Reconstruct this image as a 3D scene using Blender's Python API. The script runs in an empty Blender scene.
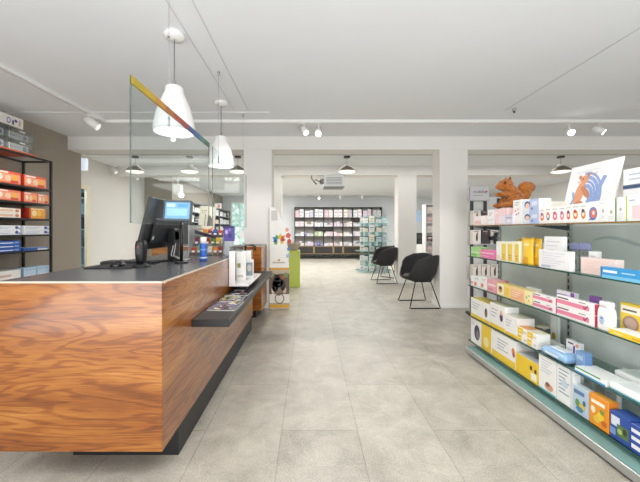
import bpy, bmesh, math, random
from mathutils import Vector, Matrix
random.seed(7)
C = bpy.context.scene.collection
PI = math.pi
F, VX, VY, H = 315.0, 309.0, 230.0, 1.25        # focal length in pixels, vanishing point, eye height

def X(px, D): return (px - VX) * D / F            # metres to the right at depth D
def Z(py, D): return H - (py - VY) * D / F        # height at depth D

# ------------------------------------------------------------------ materials
def lin(c):
    if isinstance(c, str):
        c = c.lstrip('#'); c = [int(c[i:i+2], 16) / 255 for i in (0, 2, 4)]
    return tuple(v / 12.92 if v <= .04045 else ((v + .055) / 1.055) ** 2.4 for v in c) + (1,)

_m = {}
def pm(col, rough=.45, metal=0.0, emit=0.0, coat=0.0, spec=.5):
    key = (col, rough, metal, emit, coat, spec)
    if key in _m: return _m[key]
    m = bpy.data.materials.new('paint_' + str(col).strip('#'))
    m.use_nodes = True
    nt = m.node_tree; b = nt.nodes['Principled BSDF']
    b.inputs['Roughness'].default_value = rough; b.inputs['Metallic'].default_value = metal
    b.inputs['Coat Weight'].default_value = coat
    b.inputs['Specular IOR Level'].default_value = spec
    # slight procedural unevenness of the surface colour
    tc = nt.nodes.new('ShaderNodeTexCoord'); no = nt.nodes.new('ShaderNodeTexNoise')
    no.inputs['Scale'].default_value = 9; no.inputs['Detail'].default_value = 3
    hs = nt.nodes.new('ShaderNodeHueSaturation'); mr = nt.nodes.new('ShaderNodeMapRange')
    mr.inputs['To Min'].default_value = .95; mr.inputs['To Max'].default_value = 1.04
    nt.links.new(tc.outputs['Object'], no.inputs['Vector']); nt.links.new(no.outputs['Fac'], mr.inputs['Value'])
    nt.links.new(mr.outputs[0], hs.inputs['Value']); hs.inputs['Color'].default_value = lin(col)
    nt.links.new(hs.outputs[0], b.inputs['Base Color'])
    if emit:
        b.inputs['Emission Color'].default_value = lin(col); b.inputs['Emission Strength'].default_value = emit
    _m[key] = m
    return m

def wall_mat(name, col, rough=.85, amp=.03, scale=1.5):
    m = bpy.data.materials.new(name); m.use_nodes = True
    nt = m.node_tree; b = nt.nodes['Principled BSDF']; b.inputs['Roughness'].default_value = rough
    tc = nt.nodes.new('ShaderNodeTexCoord'); no = nt.nodes.new('ShaderNodeTexNoise')
    no.inputs['Scale'].default_value = scale; no.inputs['Detail'].default_value = 5
    hs = nt.nodes.new('ShaderNodeHueSaturation'); mr = nt.nodes.new('ShaderNodeMapRange')
    mr.inputs['To Min'].default_value = 1 - amp; mr.inputs['To Max'].default_value = 1 + amp
    nt.links.new(tc.outputs['Object'], no.inputs['Vector']); nt.links.new(no.outputs['Fac'], mr.inputs['Value'])
    nt.links.new(mr.outputs[0], hs.inputs['Value']); hs.inputs['Color'].default_value = lin(col)
    nt.links.new(hs.outputs[0], b.inputs['Base Color'])
    n2 = nt.nodes.new('ShaderNodeTexNoise'); n2.inputs['Scale'].default_value = 120
    bp = nt.nodes.new('ShaderNodeBump'); bp.inputs['Strength'].default_value = .04
    nt.links.new(tc.outputs['Object'], n2.inputs['Vector']); nt.links.new(n2.outputs['Fac'], bp.inputs['Height'])
    nt.links.new(bp.outputs[0], b.inputs['Normal'])
    return m

def wood_mat():
    m = bpy.data.materials.new('cherry_veneer'); m.use_nodes = True
    nt = m.node_tree; b = nt.nodes['Principled BSDF']; L = nt.links.new; N = nt.nodes.new
    tc = N('ShaderNodeTexCoord')
    mp = N('ShaderNodeMapping'); mp.inputs['Scale'].default_value = (.62, .62, 5.0)
    L(tc.outputs['Object'], mp.inputs['Vector'])
    n0 = N('ShaderNodeTexNoise'); n0.inputs['Scale'].default_value = 1.3; n0.inputs['Detail'].default_value = 3; n0.inputs['Distortion'].default_value = .6
    L(mp.outputs[0], n0.inputs['Vector'])
    # cathedral rings: bands of the warped low-frequency field
    mu = N('ShaderNodeMath'); mu.operation = 'MULTIPLY'; mu.inputs[1].default_value = 13.0
    L(n0.outputs['Fac'], mu.inputs[0])
    sn = N('ShaderNodeMath'); sn.operation = 'SINE'; 
    m2 = N('ShaderNodeMath'); m2.operation = 'MULTIPLY'; m2.inputs[1].default_value = 6.283
    L(mu.outputs[0], m2.inputs[0]); L(m2.outputs[0], sn.inputs[0])
    mp2 = N('ShaderNodeMapping'); mp2.inputs['Scale'].default_value = (4, 4, 90)
    L(tc.outputs['Object'], mp2.inputs['Vector'])
    n1 = N('ShaderNodeTexNoise'); n1.inputs['Scale'].default_value = 2.2; n1.inputs['Detail'].default_value = 4
    L(mp2.outputs[0], n1.inputs['Vector'])
    mp3 = N('ShaderNodeMapping'); mp3.inputs['Scale'].default_value = (.35, .35, 2.6)
    L(tc.outputs['Object'], mp3.inputs['Vector'])
    n2 = N('ShaderNodeTexNoise'); n2.inputs['Scale'].default_value = 2.4; n2.inputs['Detail'].default_value = 2
    L(mp3.outputs[0], n2.inputs['Vector'])
    s1 = N('ShaderNodeMapRange'); s1.inputs['From Min'].default_value = -1; s1.inputs['From Max'].default_value = -.1; s1.inputs['To Min'].default_value = -.24; s1.inputs['To Max'].default_value = .03
    L(sn.outputs[0], s1.inputs['Value'])
    s2 = N('ShaderNodeMapRange'); s2.inputs['From Min'].default_value = .3; s2.inputs['From Max'].default_value = .7; s2.inputs['To Min'].default_value = -.14; s2.inputs['To Max'].default_value = .14
    L(n1.outputs['Fac'], s2.inputs['Value'])
    s3 = N('ShaderNodeMapRange'); s3.inputs['From Min'].default_value = .3; s3.inputs['From Max'].default_value = .7; s3.inputs['To Min'].default_value = .22; s3.inputs['To Max'].default_value = .80
    L(n2.outputs['Fac'], s3.inputs['Value'])
    a = N('ShaderNodeMath'); a.operation = 'ADD'; L(s1.outputs[0], a.inputs[0]); L(s2.outputs[0], a.inputs[1])
    a2 = N('ShaderNodeMath'); a2.operation = 'ADD'; L(a.outputs[0], a2.inputs[0]); L(s3.outputs[0], a2.inputs[1])
    cr = N('ShaderNodeValToRGB')
    e = cr.color_ramp.elements
    e[0].position = 0; e[0].color = lin('#5c2f0c')
    e[1].position = 1; e[1].color = lin('#c48e4e')
    x = e.new(.42); x.color = lin('#8c4f1b')
    x = e.new(.68); x.color = lin('#a5692b')
    L(a2.outputs[0], cr.inputs[0]); L(cr.outputs[0], b.inputs['Base Color'])
    b.inputs['Roughness'].default_value = .3; b.inputs['Coat Weight'].default_value = .6; b.inputs['Coat Roughness'].default_value = .12
    return m

def floor_mat():
    m = bpy.data.materials.new('stone_tile'); m.use_nodes = True
    nt = m.node_tree; b = nt.nodes['Principled BSDF']; L = nt.links.new; N = nt.nodes.new
    tc = N('ShaderNodeTexCoord')
    mp = N('ShaderNodeMapping'); mp.inputs['Rotation'].default_value = (0, 0, PI / 2); mp.inputs['Location'].default_value = (-.96, .17, 0)
    L(tc.outputs['Object'], mp.inputs['Vector'])
    br = N('ShaderNodeTexBrick'); br.inputs['Scale'].default_value = 1
    br.inputs['Brick Width'].default_value = 1.17; br.inputs['Row Height'].default_value = .472
    br.inputs['Mortar Size'].default_value = .003; br.inputs['Mortar Smooth'].default_value = .3
    br.inputs['Color1'].default_value = (.46, .46, .46, 1); br.inputs['Color2'].default_value = (.56, .56, .56, 1); br.inputs['Mortar'].default_value = (.30, .30, .30, 1)
    L(mp.outputs[0], br.inputs['Vector'])
    n1 = N('ShaderNodeTexNoise'); n1.inputs['Scale'].default_value = 4.5; n1.inputs['Detail'].default_value = 12; n1.inputs['Roughness'].default_value = .68; n1.inputs['Distortion'].default_value = .35
    L(tc.outputs['Object'], n1.inputs['Vector'])
    n2 = N('ShaderNodeTexNoise'); n2.inputs['Scale'].default_value = 130; n2.inputs['Detail'].default_value = 4
    L(tc.outputs['Object'], n2.inputs['Vector'])
    # thin pale veins
    n3 = N('ShaderNodeTexNoise'); n3.inputs['Scale'].default_value = 1.7; n3.inputs['Detail'].default_value = 7; n3.inputs['Distortion'].default_value = 1.6
    L(tc.outputs['Object'], n3.inputs['Vector'])
    sb = N('ShaderNodeMath'); sb.operation = 'SUBTRACT'; sb.inputs[1].default_value = .5; L(n3.outputs['Fac'], sb.inputs[0])
    ab = N('ShaderNodeMath'); ab.operation = 'ABSOLUTE'; L(sb.outputs[0], ab.inputs[0])
    ve = N('ShaderNodeMapRange'); ve.inputs['From Min'].default_value = 0; ve.inputs['From Max'].default_value = .012; ve.inputs['To Min'].default_value = .07; ve.inputs['To Max'].default_value = 0
    L(ab.outputs[0], ve.inputs['Value'])
    r1 = N('ShaderNodeMapRange'); r1.inputs['From Min'].default_value = .25; r1.inputs['From Max'].default_value = .75; r1.inputs['To Min'].default_value = -.22; r1.inputs['To Max'].default_value = .22
    L(n1.outputs['Fac'], r1.inputs['Value'])
    r2 = N('ShaderNodeMapRange'); r2.inputs['From Min'].default_value = .3; r2.inputs['From Max'].default_value = .7; r2.inputs['To Min'].default_value = -.16; r2.inputs['To Max'].default_value = .16
    L(n2.outputs['Fac'], r2.inputs['Value'])
    bw = N('ShaderNodeRGBToBW'); L(br.outputs['Color'], bw.inputs[0])
    a = N('ShaderNodeMath'); a.operation = 'ADD'; L(r1.outputs[0], a.inputs[0]); L(r2.outputs[0], a.inputs[1])
    a2 = N('ShaderNodeMath'); a2.operation = 'ADD'; L(a.outputs[0], a2.inputs[0]); L(ve.outputs[0], a2.inputs[1])
    a3 = N('ShaderNodeMath'); a3.operation = 'ADD'; L(a2.outputs[0], a3.inputs[0]); L(bw.outputs[0], a3.inputs[1])
    cr = N('ShaderNodeValToRGB'); e = cr.color_ramp.elements
    e[0].position = .1; e[0].color = lin('#787369'); e[1].position = .95; e[1].color = lin('#dcd6c9')
    L(a3.outputs[0], cr.inputs[0]); L(cr.outputs[0], b.inputs['Base Color'])
    rr = N('ShaderNodeMapRange'); rr.inputs['To Min'].default_value = .28; rr.inputs['To Max'].default_value = .5
    L(n1.outputs['Fac'], rr.inputs['Value']); L(rr.outputs[0], b.inputs['Roughness'])
    bp = N('ShaderNodeBump'); bp.inputs['Strength'].default_value = .06; L(n2.outputs['Fac'], bp.inputs['Height']); L(bp.outputs[0], b.inputs['Normal'])
    return m

def glass_mat(name, tint, refl=.10, haze=.0, hazecol='#ffffff'):
    m = bpy.data.materials.new(name); m.use_nodes = True
    nt = m.node_tree; nt.nodes.clear(); L = nt.links.new; N = nt.nodes.new
    out = N('ShaderNodeOutputMaterial'); tr = N('ShaderNodeBsdfTransparent'); tr.inputs[0].default_value = lin(tint)
    gl = N('ShaderNodeBsdfGlossy'); gl.inputs['Roughness'].default_value = .03
    fr = N('ShaderNodeLayerWeight'); fr.inputs[0].default_value = .25
    ml = N('ShaderNodeMath'); ml.operation = 'MULTIPLY_ADD'; ml.inputs[1].default_value = refl * 4; ml.inputs[2].default_value = refl * .4; ml.use_clamp = True
    L(fr.outputs['Fresnel'], ml.inputs[0])
    mx = N('ShaderNodeMixShader'); L(ml.outputs[0], mx.inputs[0]); L(tr.outputs[0], mx.inputs[1]); L(gl.outputs[0], mx.inputs[2])
    if haze:
        df = N('ShaderNodeBsdfTranslucent'); df.inputs[0].default_value = lin(hazecol)
        mh = N('ShaderNodeMixShader'); mh.inputs[0].default_value = haze
        L(mx.outputs[0], mh.inputs[1]); L(df.outputs[0], mh.inputs[2]); L(mh.outputs[0], out.inputs[0])
    else:
        L(mx.outputs[0], out.inputs[0])
    return m

M = dict(
    ceiling=wall_mat('ceiling_plaster', '#eef1f5'), wall=wall_mat('white_plaster', '#efeeeb'), cream=wall_mat('cream_plaster', '#e3e2de'),
    grey=wall_mat('taupe_plaster', '#a1988c'), column=wall_mat('column_plaster', '#efedea'), back=wall_mat('cool_white_plaster', '#dfe3e6'),
    floor=floor_mat(), wood=wood_mat(), pane=glass_mat('screen_glass', '#f4f8f8', .012, .02), shelfglass=glass_mat('green_shelf_glass', '#e4f0ec', .10),
    glassedge=pm('#2f5a52', .15, spec=.8), tower=glass_mat('pale_tower_glass', '#e2efee', .08, .08, '#e4f2f2'),
    clear=glass_mat('clear_plastic', '#eef0ee', .10, .12), slate=pm('#5c5e63', .27), black=pm('#1d1d1f', .45), blackmetal=pm('#252527', .4, .3),
    blackplastic=pm('#18191b', .3), steel=pm('#b9bcba', .35, .6), chrome=pm('#c9c9c9', .15, 1.0), white=pm('#f2f2f0', .4), whitegloss=pm('#f7f7f7', .2, coat=.4),
)

# ------------------------------------------------------------------ mesh builder
class MB:
    def __init__(s): s.bm = bmesh.new(); s.mats = []
    def mi(s, m):
        if m not in s.mats: s.mats.append(m)
        return s.mats.index(m)
    def poly(s, pts, m):
        f = s.bm.faces.new([s.bm.verts.new(p) for p in pts]); f.material_index = s.mi(m); return f
    def box(s, x0, x1, y0, y1, z0, z1, m, top=None, end=None, bev=0, mtx=None):
        n0 = len(s.bm.faces)
        v = [s.bm.verts.new(p) for p in ((x0,y0,z0),(x1,y0,z0),(x1,y1,z0),(x0,y1,z0),(x0,y0,z1),(x1,y0,z1),(x1,y1,z1),(x0,y1,z1))]
        fs = []
        for q, mm in (((0,3,2,1), m), ((4,5,6,7), top or m), ((0,1,5,4), end or m), ((1,2,6,5), m), ((2,3,7,6), end or m), ((3,0,4,7), m)):
            f = s.bm.faces.new([v[i] for i in q]); f.material_index = s.mi(mm); fs.append(f)
        if bev:
            es = list({e for f in fs for e in f.edges})
            r = bmesh.ops.bevel(s.bm, geom=es, offset=bev, segments=1, affect='EDGES', clamp_overlap=True)
            v = list({vv for f in r['faces'] for vv in f.verts} | {vv for f in fs if f.is_valid for vv in f.verts})
        if mtx is not None:
            bmesh.ops.transform(s.bm, matrix=mtx, verts=v)
    def disc(s, c, ru, rv, u, v, m, n=14):
        c = Vector(c); u = Vector(u); v = Vector(v)
        s.poly([c + u * (ru * math.cos(2*PI*i/n)) + v * (rv * math.sin(2*PI*i/n)) for i in range(n)], m)
    def cyl(s, p, q, r, m, r2=None, n=16, caps=True):
        p = Vector(p); q = Vector(q); d = (q - p).normalized()
        a = d.cross(Vector((0,0,1)) if abs(d.z) < .9 else Vector((1,0,0))).normalized(); b = d.cross(a)
        r2 = r if r2 is None else r2
        A = [s.bm.verts.new(p + (a*math.cos(2*PI*i/n) + b*math.sin(2*PI*i/n)) * r) for i in range(n)]
        B = [s.bm.verts.new(q + (a*math.cos(2*PI*i/n) + b*math.sin(2*PI*i/n)) * r2) for i in range(n)]
        k = s.mi(m)
        for i in range(n):
            f = s.bm.faces.new((A[i], B[i], B[(i+1)%n], A[(i+1)%n])); f.material_index = k; f.smooth = True
        if caps:
            f = s.bm.faces.new(A); f.material_index = k
            f = s.bm.faces.new(B[::-1]); f.material_index = k
    def tube(s, pts, r, m, n=8, closed=False):
        pts = [Vector(p) for p in pts]; k = s.mi(m); rings = []
        for i, p in enumerate(pts):
            if closed: d = (pts[(i+1)%len(pts)] - pts[i-1]).normalized()
            else: d = (pts[min(i+1, len(pts)-1)] - pts[max(i-1, 0)]).normalized()
            a = d.cross(Vector((0,0,1)) if abs(d.z) < .95 else Vector((1,0,0))).normalized(); b = d.cross(a)
            rings.append([s.bm.verts.new(p + (a*math.cos(2*PI*j/n) + b*math.sin(2*PI*j/n)) * r) for j in range(n)])
        R = list(zip(rings, rings[1:] + ([rings[0]] if closed else [])))
        if not closed: R = list(zip(rings[:-1], rings[1:]))
        for A, B in R:
            for j in range(n):
                f = s.bm.faces.new((A[j], A[(j+1)%n], B[(j+1)%n], B[j])); f.material_index = k; f.smooth = True
        if not closed:
            for rg in (rings[0][::-1], rings[-1]):
                f = s.bm.faces.new(rg); f.material_index = k
    def lathe(s, prof, m, c=(0,0,0), n=32, cap0=False, cap1=False):
        c = Vector(c); k = s.mi(m)
        rings = [[s.bm.verts.new(c + Vector((r*math.cos(2*PI*j/n), r*math.sin(2*PI*j/n), z))) for j in range(n)] for r, z in prof]
        for A, B in zip(rings[:-1], rings[1:]):
            for j in range(n):
                f = s.bm.faces.new((A[j], A[(j+1)%n], B[(j+1)%n], B[j])); f.material_index = k; f.smooth = True
        if cap0: f = s.bm.faces.new(rings[0][::-1]); f.material_index = k
        if cap1: f = s.bm.faces.new(rings[-1]); f.material_index = k
    def prism(s, outline, d, m, side=None, front=None):
        """outline: list of 3-D points in one plane, d: extrusion vector"""
        A = [s.bm.verts.new(p) for p in outline]; B = [s.bm.verts.new(Vector(p) + Vector(d)) for p in outline]
        f = s.bm.faces.new(A); f.material_index = s.mi(front or m)
        f = s.bm.faces.new(B[::-1]); f.material_index = s.mi(m)
        n = len(A)
        for i in range(n):
            f = s.bm.faces.new((A[i], B[i], B[(i+1)%n], A[(i+1)%n])); f.material_index = s.mi(side or m)
    def ball(s, c, r, m, sub=2, sc=(1,1,1), mtx=None):
        before = len(s.bm.verts)
        r_ = bmesh.ops.create_icosphere(s.bm, subdivisions=sub, radius=r, matrix=Matrix.Translation(c) @ (mtx or Matrix()) @ Matrix.Diagonal((*sc, 1)))
        k = s.mi(m)
        for f in {f for v in r_['verts'] for f in v.link_faces}: f.material_index = k; f.smooth = True
    def text(s, body, size, m, mtx, sx=1.0):
        cu = bpy.data.curves.new('t', 'FONT'); cu.body = body; cu.size = size; cu.align_x = 'CENTER'; cu.align_y = 'CENTER'; cu.resolution_u = 3
        o = bpy.data.objects.new('t', cu); C.objects.link(o)
        me = bpy.data.meshes.new_from_object(o.evaluated_get(bpy.context.evaluated_depsgraph_get()))
        n0 = set(s.bm.faces); v0 = set(s.bm.verts)
        s.bm.from_mesh(me); k = s.mi(m)
        nv = [v for v in s.bm.verts if v not in v0]
        bmesh.ops.transform(s.bm, matrix=mtx @ Matrix.Diagonal((sx, 1, 1, 1)), verts=nv)
        for f in s.bm.faces:
            if f not in n0: f.material_index = k
        bpy.data.objects.remove(o); bpy.data.curves.remove(cu); bpy.data.meshes.remove(me)
    def build(s, name, parent=None, loc=(0,0,0), rz=0):
        me = bpy.data.meshes.new(name); s.bm.to_mesh(me); s.bm.free()
        for m in s.mats: me.materials.append(m)
        o = bpy.data.objects.new(name, me); C.objects.link(o)
        if parent: o.parent = parent
        o.location = loc; o.rotation_euler = (0, 0, rz)
        return o

def tag(o, label=None, cat=None, group=None, kind=None):
    if label: o['label'] = label
    if cat: o['category'] = cat
    if group: o['group'] = group
    if kind: o['kind'] = kind
    return o
def empty(name, label, cat, loc=(0,0,0), rz=0, group=None):
    o = bpy.data.objects.new(name, None); C.objects.link(o); o.location = loc; o.rotation_euler = (0,0,rz); o.empty_display_size = .1
    return tag(o, label, cat, group)
def copy_tree(o, parent=None):
    c = o.copy(); C.objects.link(c)
    if parent: c.parent = parent
    for ch in [k for k in bpy.data.objects if k.parent == o]: copy_tree(ch, c)
    return c
def struct(name, mb, label=None):
    return tag(mb.build(name), label, None, None, 'structure')

# ------------------------------------------------------------------ the setting
YB = 14.1; XR = 8.0; XL = -3.87; CEIL = 2.75
b = MB(); b.box(-6.2, XR+.1, -3, YB+.1, -.1, 0, M['floor']); struct('floor', b, 'pale greige stone tile floor')
b = MB(); b.box(-6.2, XR+.1, -3, YB+.1, CEIL, CEIL+.1, M['ceiling']); struct('ceiling', b, 'flat white plaster ceiling')
b = MB(); b.box(XL-.12, XL, -3, 5.35, 0, CEIL, M['grey']); struct('wall_left', b, 'taupe painted side wall behind the black rack')
b = MB(); b.box(-4.68, -4.65, 6.62, 8.9, 0, CEIL, M['cream']); b.box(-4.68, -4.65, 5.3, 6.62, 2.18, CEIL, M['cream']); b.box(-4.77, XL-.12, 5.2, 5.3, 0, CEIL, M['cream'])
struct('wall_recess', b, 'cream wall beyond the taupe wall')
b = MB(); b.box(-4.77, XL, 8.9, 9.0, 0, CEIL, M['grey']); b.box(XL-.1, XL, 9.0, YB, 0, CEIL, M['grey'])
struct('wall_left_rear', b, 'taupe wall above the far left shelving')
b = MB()
b.box(-6.2, -3.5, YB, YB+.12, 0, CEIL, M['back']); b.box(-3.5, -2.7, YB, YB+.12, 0, .35, M['back']); b.box(-3.5, -2.7, YB, YB+.12, 2.5, CEIL, M['back']); b.box(-2.7, XR+.1, YB, YB+.12, 0, CEIL, M['back'])
struct('wall_back', b, 'cool white rear wall')
b = MB(); b.box(XR, XR+.12, -3, YB, 0, CEIL, M['wall']); struct('wall_right', b, 'white right wall')
# window with greenery behind
w = bpy.data.objects.new('window_1', None); C.objects.link(w); tag(w, 'tall rear window with greenery outside', kind='structure')
b = MB()
for x0, x1, z0, z1 in ((-3.5,-3.44,.35,2.5),(-2.76,-2.7,.35,2.5),(-3.44,-2.76,.35,.41),(-3.44,-2.76,2.44,2.5),(-3.12,-3.08,.41,2.44)): b.box(x0, x1, YB-.02, YB+.08, z0, z1, M['white'])
b.build('window_frame', w)
b = MB(); b.box(-3.44, -2.76, YB+.03, YB+.04, .41, 2.44, glass_mat('window_glass', '#ffffff', .05)); b.build('window_pane', w)
def leafmat():
    m = bpy.data.materials.new('glowing_foliage'); m.use_nodes = True; nt = m.node_tree; L = nt.links.new; N = nt.nodes.new
    bs = nt.nodes['Principled BSDF']; tc = N('ShaderNodeTexCoord'); no = N('ShaderNodeTexNoise'); no.inputs['Scale'].default_value = 5; no.inputs['Detail'].default_value = 6
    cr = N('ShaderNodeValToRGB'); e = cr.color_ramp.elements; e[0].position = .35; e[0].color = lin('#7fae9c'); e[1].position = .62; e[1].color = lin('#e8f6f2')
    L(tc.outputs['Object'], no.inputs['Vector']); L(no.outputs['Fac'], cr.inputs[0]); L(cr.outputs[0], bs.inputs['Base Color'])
    L(cr.outputs[0], bs.inputs['Emission Color']); bs.inputs['Emission Strength'].default_value = .55  # leaves glow by themselves, standing in for daylight outside
    return m
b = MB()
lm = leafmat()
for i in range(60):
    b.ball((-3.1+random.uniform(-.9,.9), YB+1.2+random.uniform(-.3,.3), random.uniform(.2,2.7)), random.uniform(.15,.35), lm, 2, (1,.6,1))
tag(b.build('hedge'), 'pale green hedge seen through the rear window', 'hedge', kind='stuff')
# beams and columns
b = MB(); b.box(-6.2, XL-.121, 5.05, 5.15, 2.54, CEIL, M['column']); b.box(XL+.0, XR, 5.05, 5.36, 2.54, CEIL, M['column']); struct('trim_beam_front', b, 'white ceiling beam across the front columns')
b = MB(); b.box(-4.65, XR, 7.40, 7.74, 2.54, CEIL, M['column']); struct('trim_beam_middle', b, 'white ceiling beam across the middle columns')
def column(x0, x1, y0, y1, lab, n):
    b = MB(); b.box(x0, x1, y0, y1, 0, CEIL, M['column']); b.box(x0-.008, x1+.008, y0-.008, y1+.008, 0, .06, M['white']); struct(n, b, lab)
column(-1.12, -.65, 7.41, 7.73, 'white pillar farther back beside the aisle', 'wall_pillar_rear')
column(-1.045, -.6, 5.06, 5.4, 'white pillar behind the counter', 'wall_pillar_left')
column(2.1, 2.55, 5.06, 5.36, 'white column beside the nearer tub chair', 'column_front')
column(2.1, 2.53, 7.41, 7.73, 'white column beside the farther tub chair', 'column_rear')
b = MB(); b.box(XL, -.5, 4.0, 4.06, CEIL-.006, CEIL, M['ceiling']); struct('trim_batten', b, 'thin white batten across the ceiling')
b = MB(); b.box(XL-.6, XR, 6.25, 6.29, CEIL-.008, CEIL, pm('#c4c4c2', .6)); struct('trim_rear_batten', b, 'thin batten across the ceiling between the beams')
b = MB(); b.box(XL, XL+.012, 4.3, 5.35, 0, .07, M['grey']); struct('baseboard_left', b)
b = MB(); b.box(-4.65, XR, YB-.015, YB, 0, .08, M['white']); struct('baseboard_back', b)
# doorway in the recess wall with its cream frame
d = bpy.data.objects.new('door_1', None); C.objects.link(d); tag(d, 'cream framed open doorway to the stock room', kind='structure')
fm = pm('#e9e2cc', .5)
b = MB(); b.box(-4.69, -4.64, 6.58, 6.70, 0, 2.2, fm); b.box(-4.69, -4.64, 5.38, 5.46, 0, 2.2, fm); b.box(-4.69, -4.64, 5.46, 6.58, 2.1, 2.2, fm); b.build('door_frame', d)
b = MB(); b.box(-6.2, -6.1, 5.2, 9, 0, CEIL, M['wall']); struct('wall_stockroom', b, 'white stock room wall seen through the doorway')
# stock room rack behind the doorway
t = empty('stock_rack', 'teal stock room rack seen through the cream doorway', 'rack', (-5.45, 7.0, 0))
teal = pm('#7fa9b8', .5)
b = MB(); b.box(-.3, .45, .22, .24, 0, 2.3, teal); b.build('back_panel', t)
for z in (.05, .45, .85, 1.25, 1.6, 1.95, 2.2):
    b = MB(); b.box(-.3, .45, -.2, .22, z, z+.025, pm('#a9c6cf', .4)); b.build('shelf', t)
for i, (z, c, h, w_) in enumerate(((1.275, '#27445f', .26, 'navy'), (1.975, '#23323f', .10, 'near black'), (.875, '#54707f', .2, 'grey blue'), (1.625, '#8fb9c8', .22, 'pale blue'))):
    b = MB(); b.box(-.22, .4, -.17, .1, 0, h, pm(c, .5), bev=.004); b.box(-.12, .1, -.173, -.172, h*.3, h*.6, M['white'])
    tag(b.build('stock_bin', None, (-5.45, 7.0, z+.001)), w_ + ' bin on the teal stock room rack beyond doorway', 'bin', 'stock room bins')

# ------------------------------------------------------------------ counters
def counter(name, label, x0, x1, y0, y1, zb, zt, px0, px1, py0, py1):
    t = empty(name, label, 'counter', ((x0+x1)/2, (y0+y1)/2, 0))
    cx, cy = (x0+x1)/2, (y0+y1)/2
    b = MB(); b.box(x0-cx, x1-cx, y0-cy, y1-cy, zb, zt-.012, M['wood'], bev=.002); b.build('wood_body', t)
    b = MB(); b.box(x0-cx+.003, x1-cx-.003, y0-cy+.003, y1-cy-.003, zt-.012, zt-.003, pm('#c9bfae', .3)); b.box(x0-cx+.006, x1-cx-.006, y0-cy+.006, y1-cy-.006, zt-.003, zt, M['slate']); b.build('worktop', t)
    b = MB(); b.box(px0-cx, px1-cx, py0-cy, py1-cy, 0, zb, M['black']); b.build('plinth', t)
    return t, cx, cy
t, cx, cy = counter('service_counter', 'long cherry wood service counter with slate top and black plinth', -1.53, -.72, 1.544, 4.03, .162, 1.0, -1.31, -.725, 1.75, 3.98)
tag([k for k in bpy.data.objects if k.parent == t][0], 'glossy cherry veneer carcass')
b = MB(); b.box(-.718-cx, -.49-cx, 1.93-cy, 4.22-cy, .655, .70, M['blackmetal'], bev=.003); b.build('ledge', t)
counter('rear_counter', 'small cherry wood counter by the pillar beyond the main counter', -2.2, -.664, 4.4, 4.95, .12, 1.03, -2.1, -.75, 4.5, 4.9)

# hanging glass screens over the counter
def pane(y0, y1, zb, zt, label, strip, wires):
    x = -.858
    t = empty('hanging_glass_screen', label, 'screen', (x, (y0+y1)/2, zb), group=None); cy = (y0+y1)/2
    b = MB(); b.box(-.004, .004, y0-cy, y1-cy, 0, zt-zb, M['pane']); b.build('glass_pane', t)
    eg = glass_mat('pane_edge', '#c4d2d0', .05, .22)
    b = MB(); b.box(-.0042, .0042, y0-cy-.0012, y0-cy, 0, zt-zb, eg); b.build('glass_edge', t)
    b = MB(); b.box(-.0042, .0042, y0-cy, y1-cy, -.0012, 0, eg); b.build('glass_edge', t)
    b = MB(); b.box(-.0042, .0042, y1-cy, y1-cy+.0012, 0, zt-zb, eg); b.build('glass_edge', t)
    if strip:
        cols = ['#b39e2c', '#bf9f2a', '#bf8a30', '#ab6c34', '#a8483a', '#9a4242', '#41538a', '#38699f', '#467f7a', '#38704f']
        b = MB(); n = len(cols)
        for i, c in enumerate(cols):
            a0 = y0 + (y1-y0)*i/n - cy; a1 = y0 + (y1-y0)*(i+1)/n - cy
            b.box(-.006, .006, a0, a1, zt-zb-.036, zt-zb, pm(c, .4))
        tag(b.build('colour_strip', t), 'strip fading from yellow through red and blue to green')
    for wy in wires:
        b = MB(); b.cyl((0, wy-cy, zt-zb-.1), (0, wy-cy, CEIL-zb-.012), .0018, M['steel'], n=6); b.cyl((0, wy-cy, CEIL-zb-.03), (0, wy-cy, CEIL-zb), .012, M['steel'], n=10); b.cyl((0, wy-cy, zt-zb-.11), (0, wy-cy, zt-zb-.055), .007, M['steel'], n=8)
        b.build('hanging_wire', t)
pane(1.515, 2.70, 1.285, 1.995, 'hanging glass screen edged with a rainbow colour strip', True, (1.93,))
pane(2.80, 4.30, 1.285, 1.995, 'plain hanging glass screen farther along the counter', False, (2.99, 4.1))
# ceiling cables
for i, (x, lab) in enumerate(((-.76, 'thin white cable along the ceiling right of the pendants'), (-.93, 'thin white cable along the ceiling over the pendants'), (2.45, 'thin white cable along the ceiling over the right shelving'))):
    b = MB(); b.tube([(x, 0.3, CEIL-.004), (x, 2.2, CEIL-.006), (x, 3.95, CEIL-.004)], .0022, pm('#cfcfcf', .5), 6); tag(b.build('ceiling_cable'), lab, 'cable')
b = MB(); b.cyl((2.54, 3.9, CEIL), (2.54, 3.9, CEIL-.025), .02, M['steel'], n=12); b.cyl((2.54, 3.9, CEIL-.025), (2.54, 3.9, CEIL-.05), .012, pm('#2f3a66', .4), n=12)
tag(b.build('ceiling_sensor'), 'tiny dark sensor on the bare ceiling above the right shelving', 'sensor')

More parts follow.
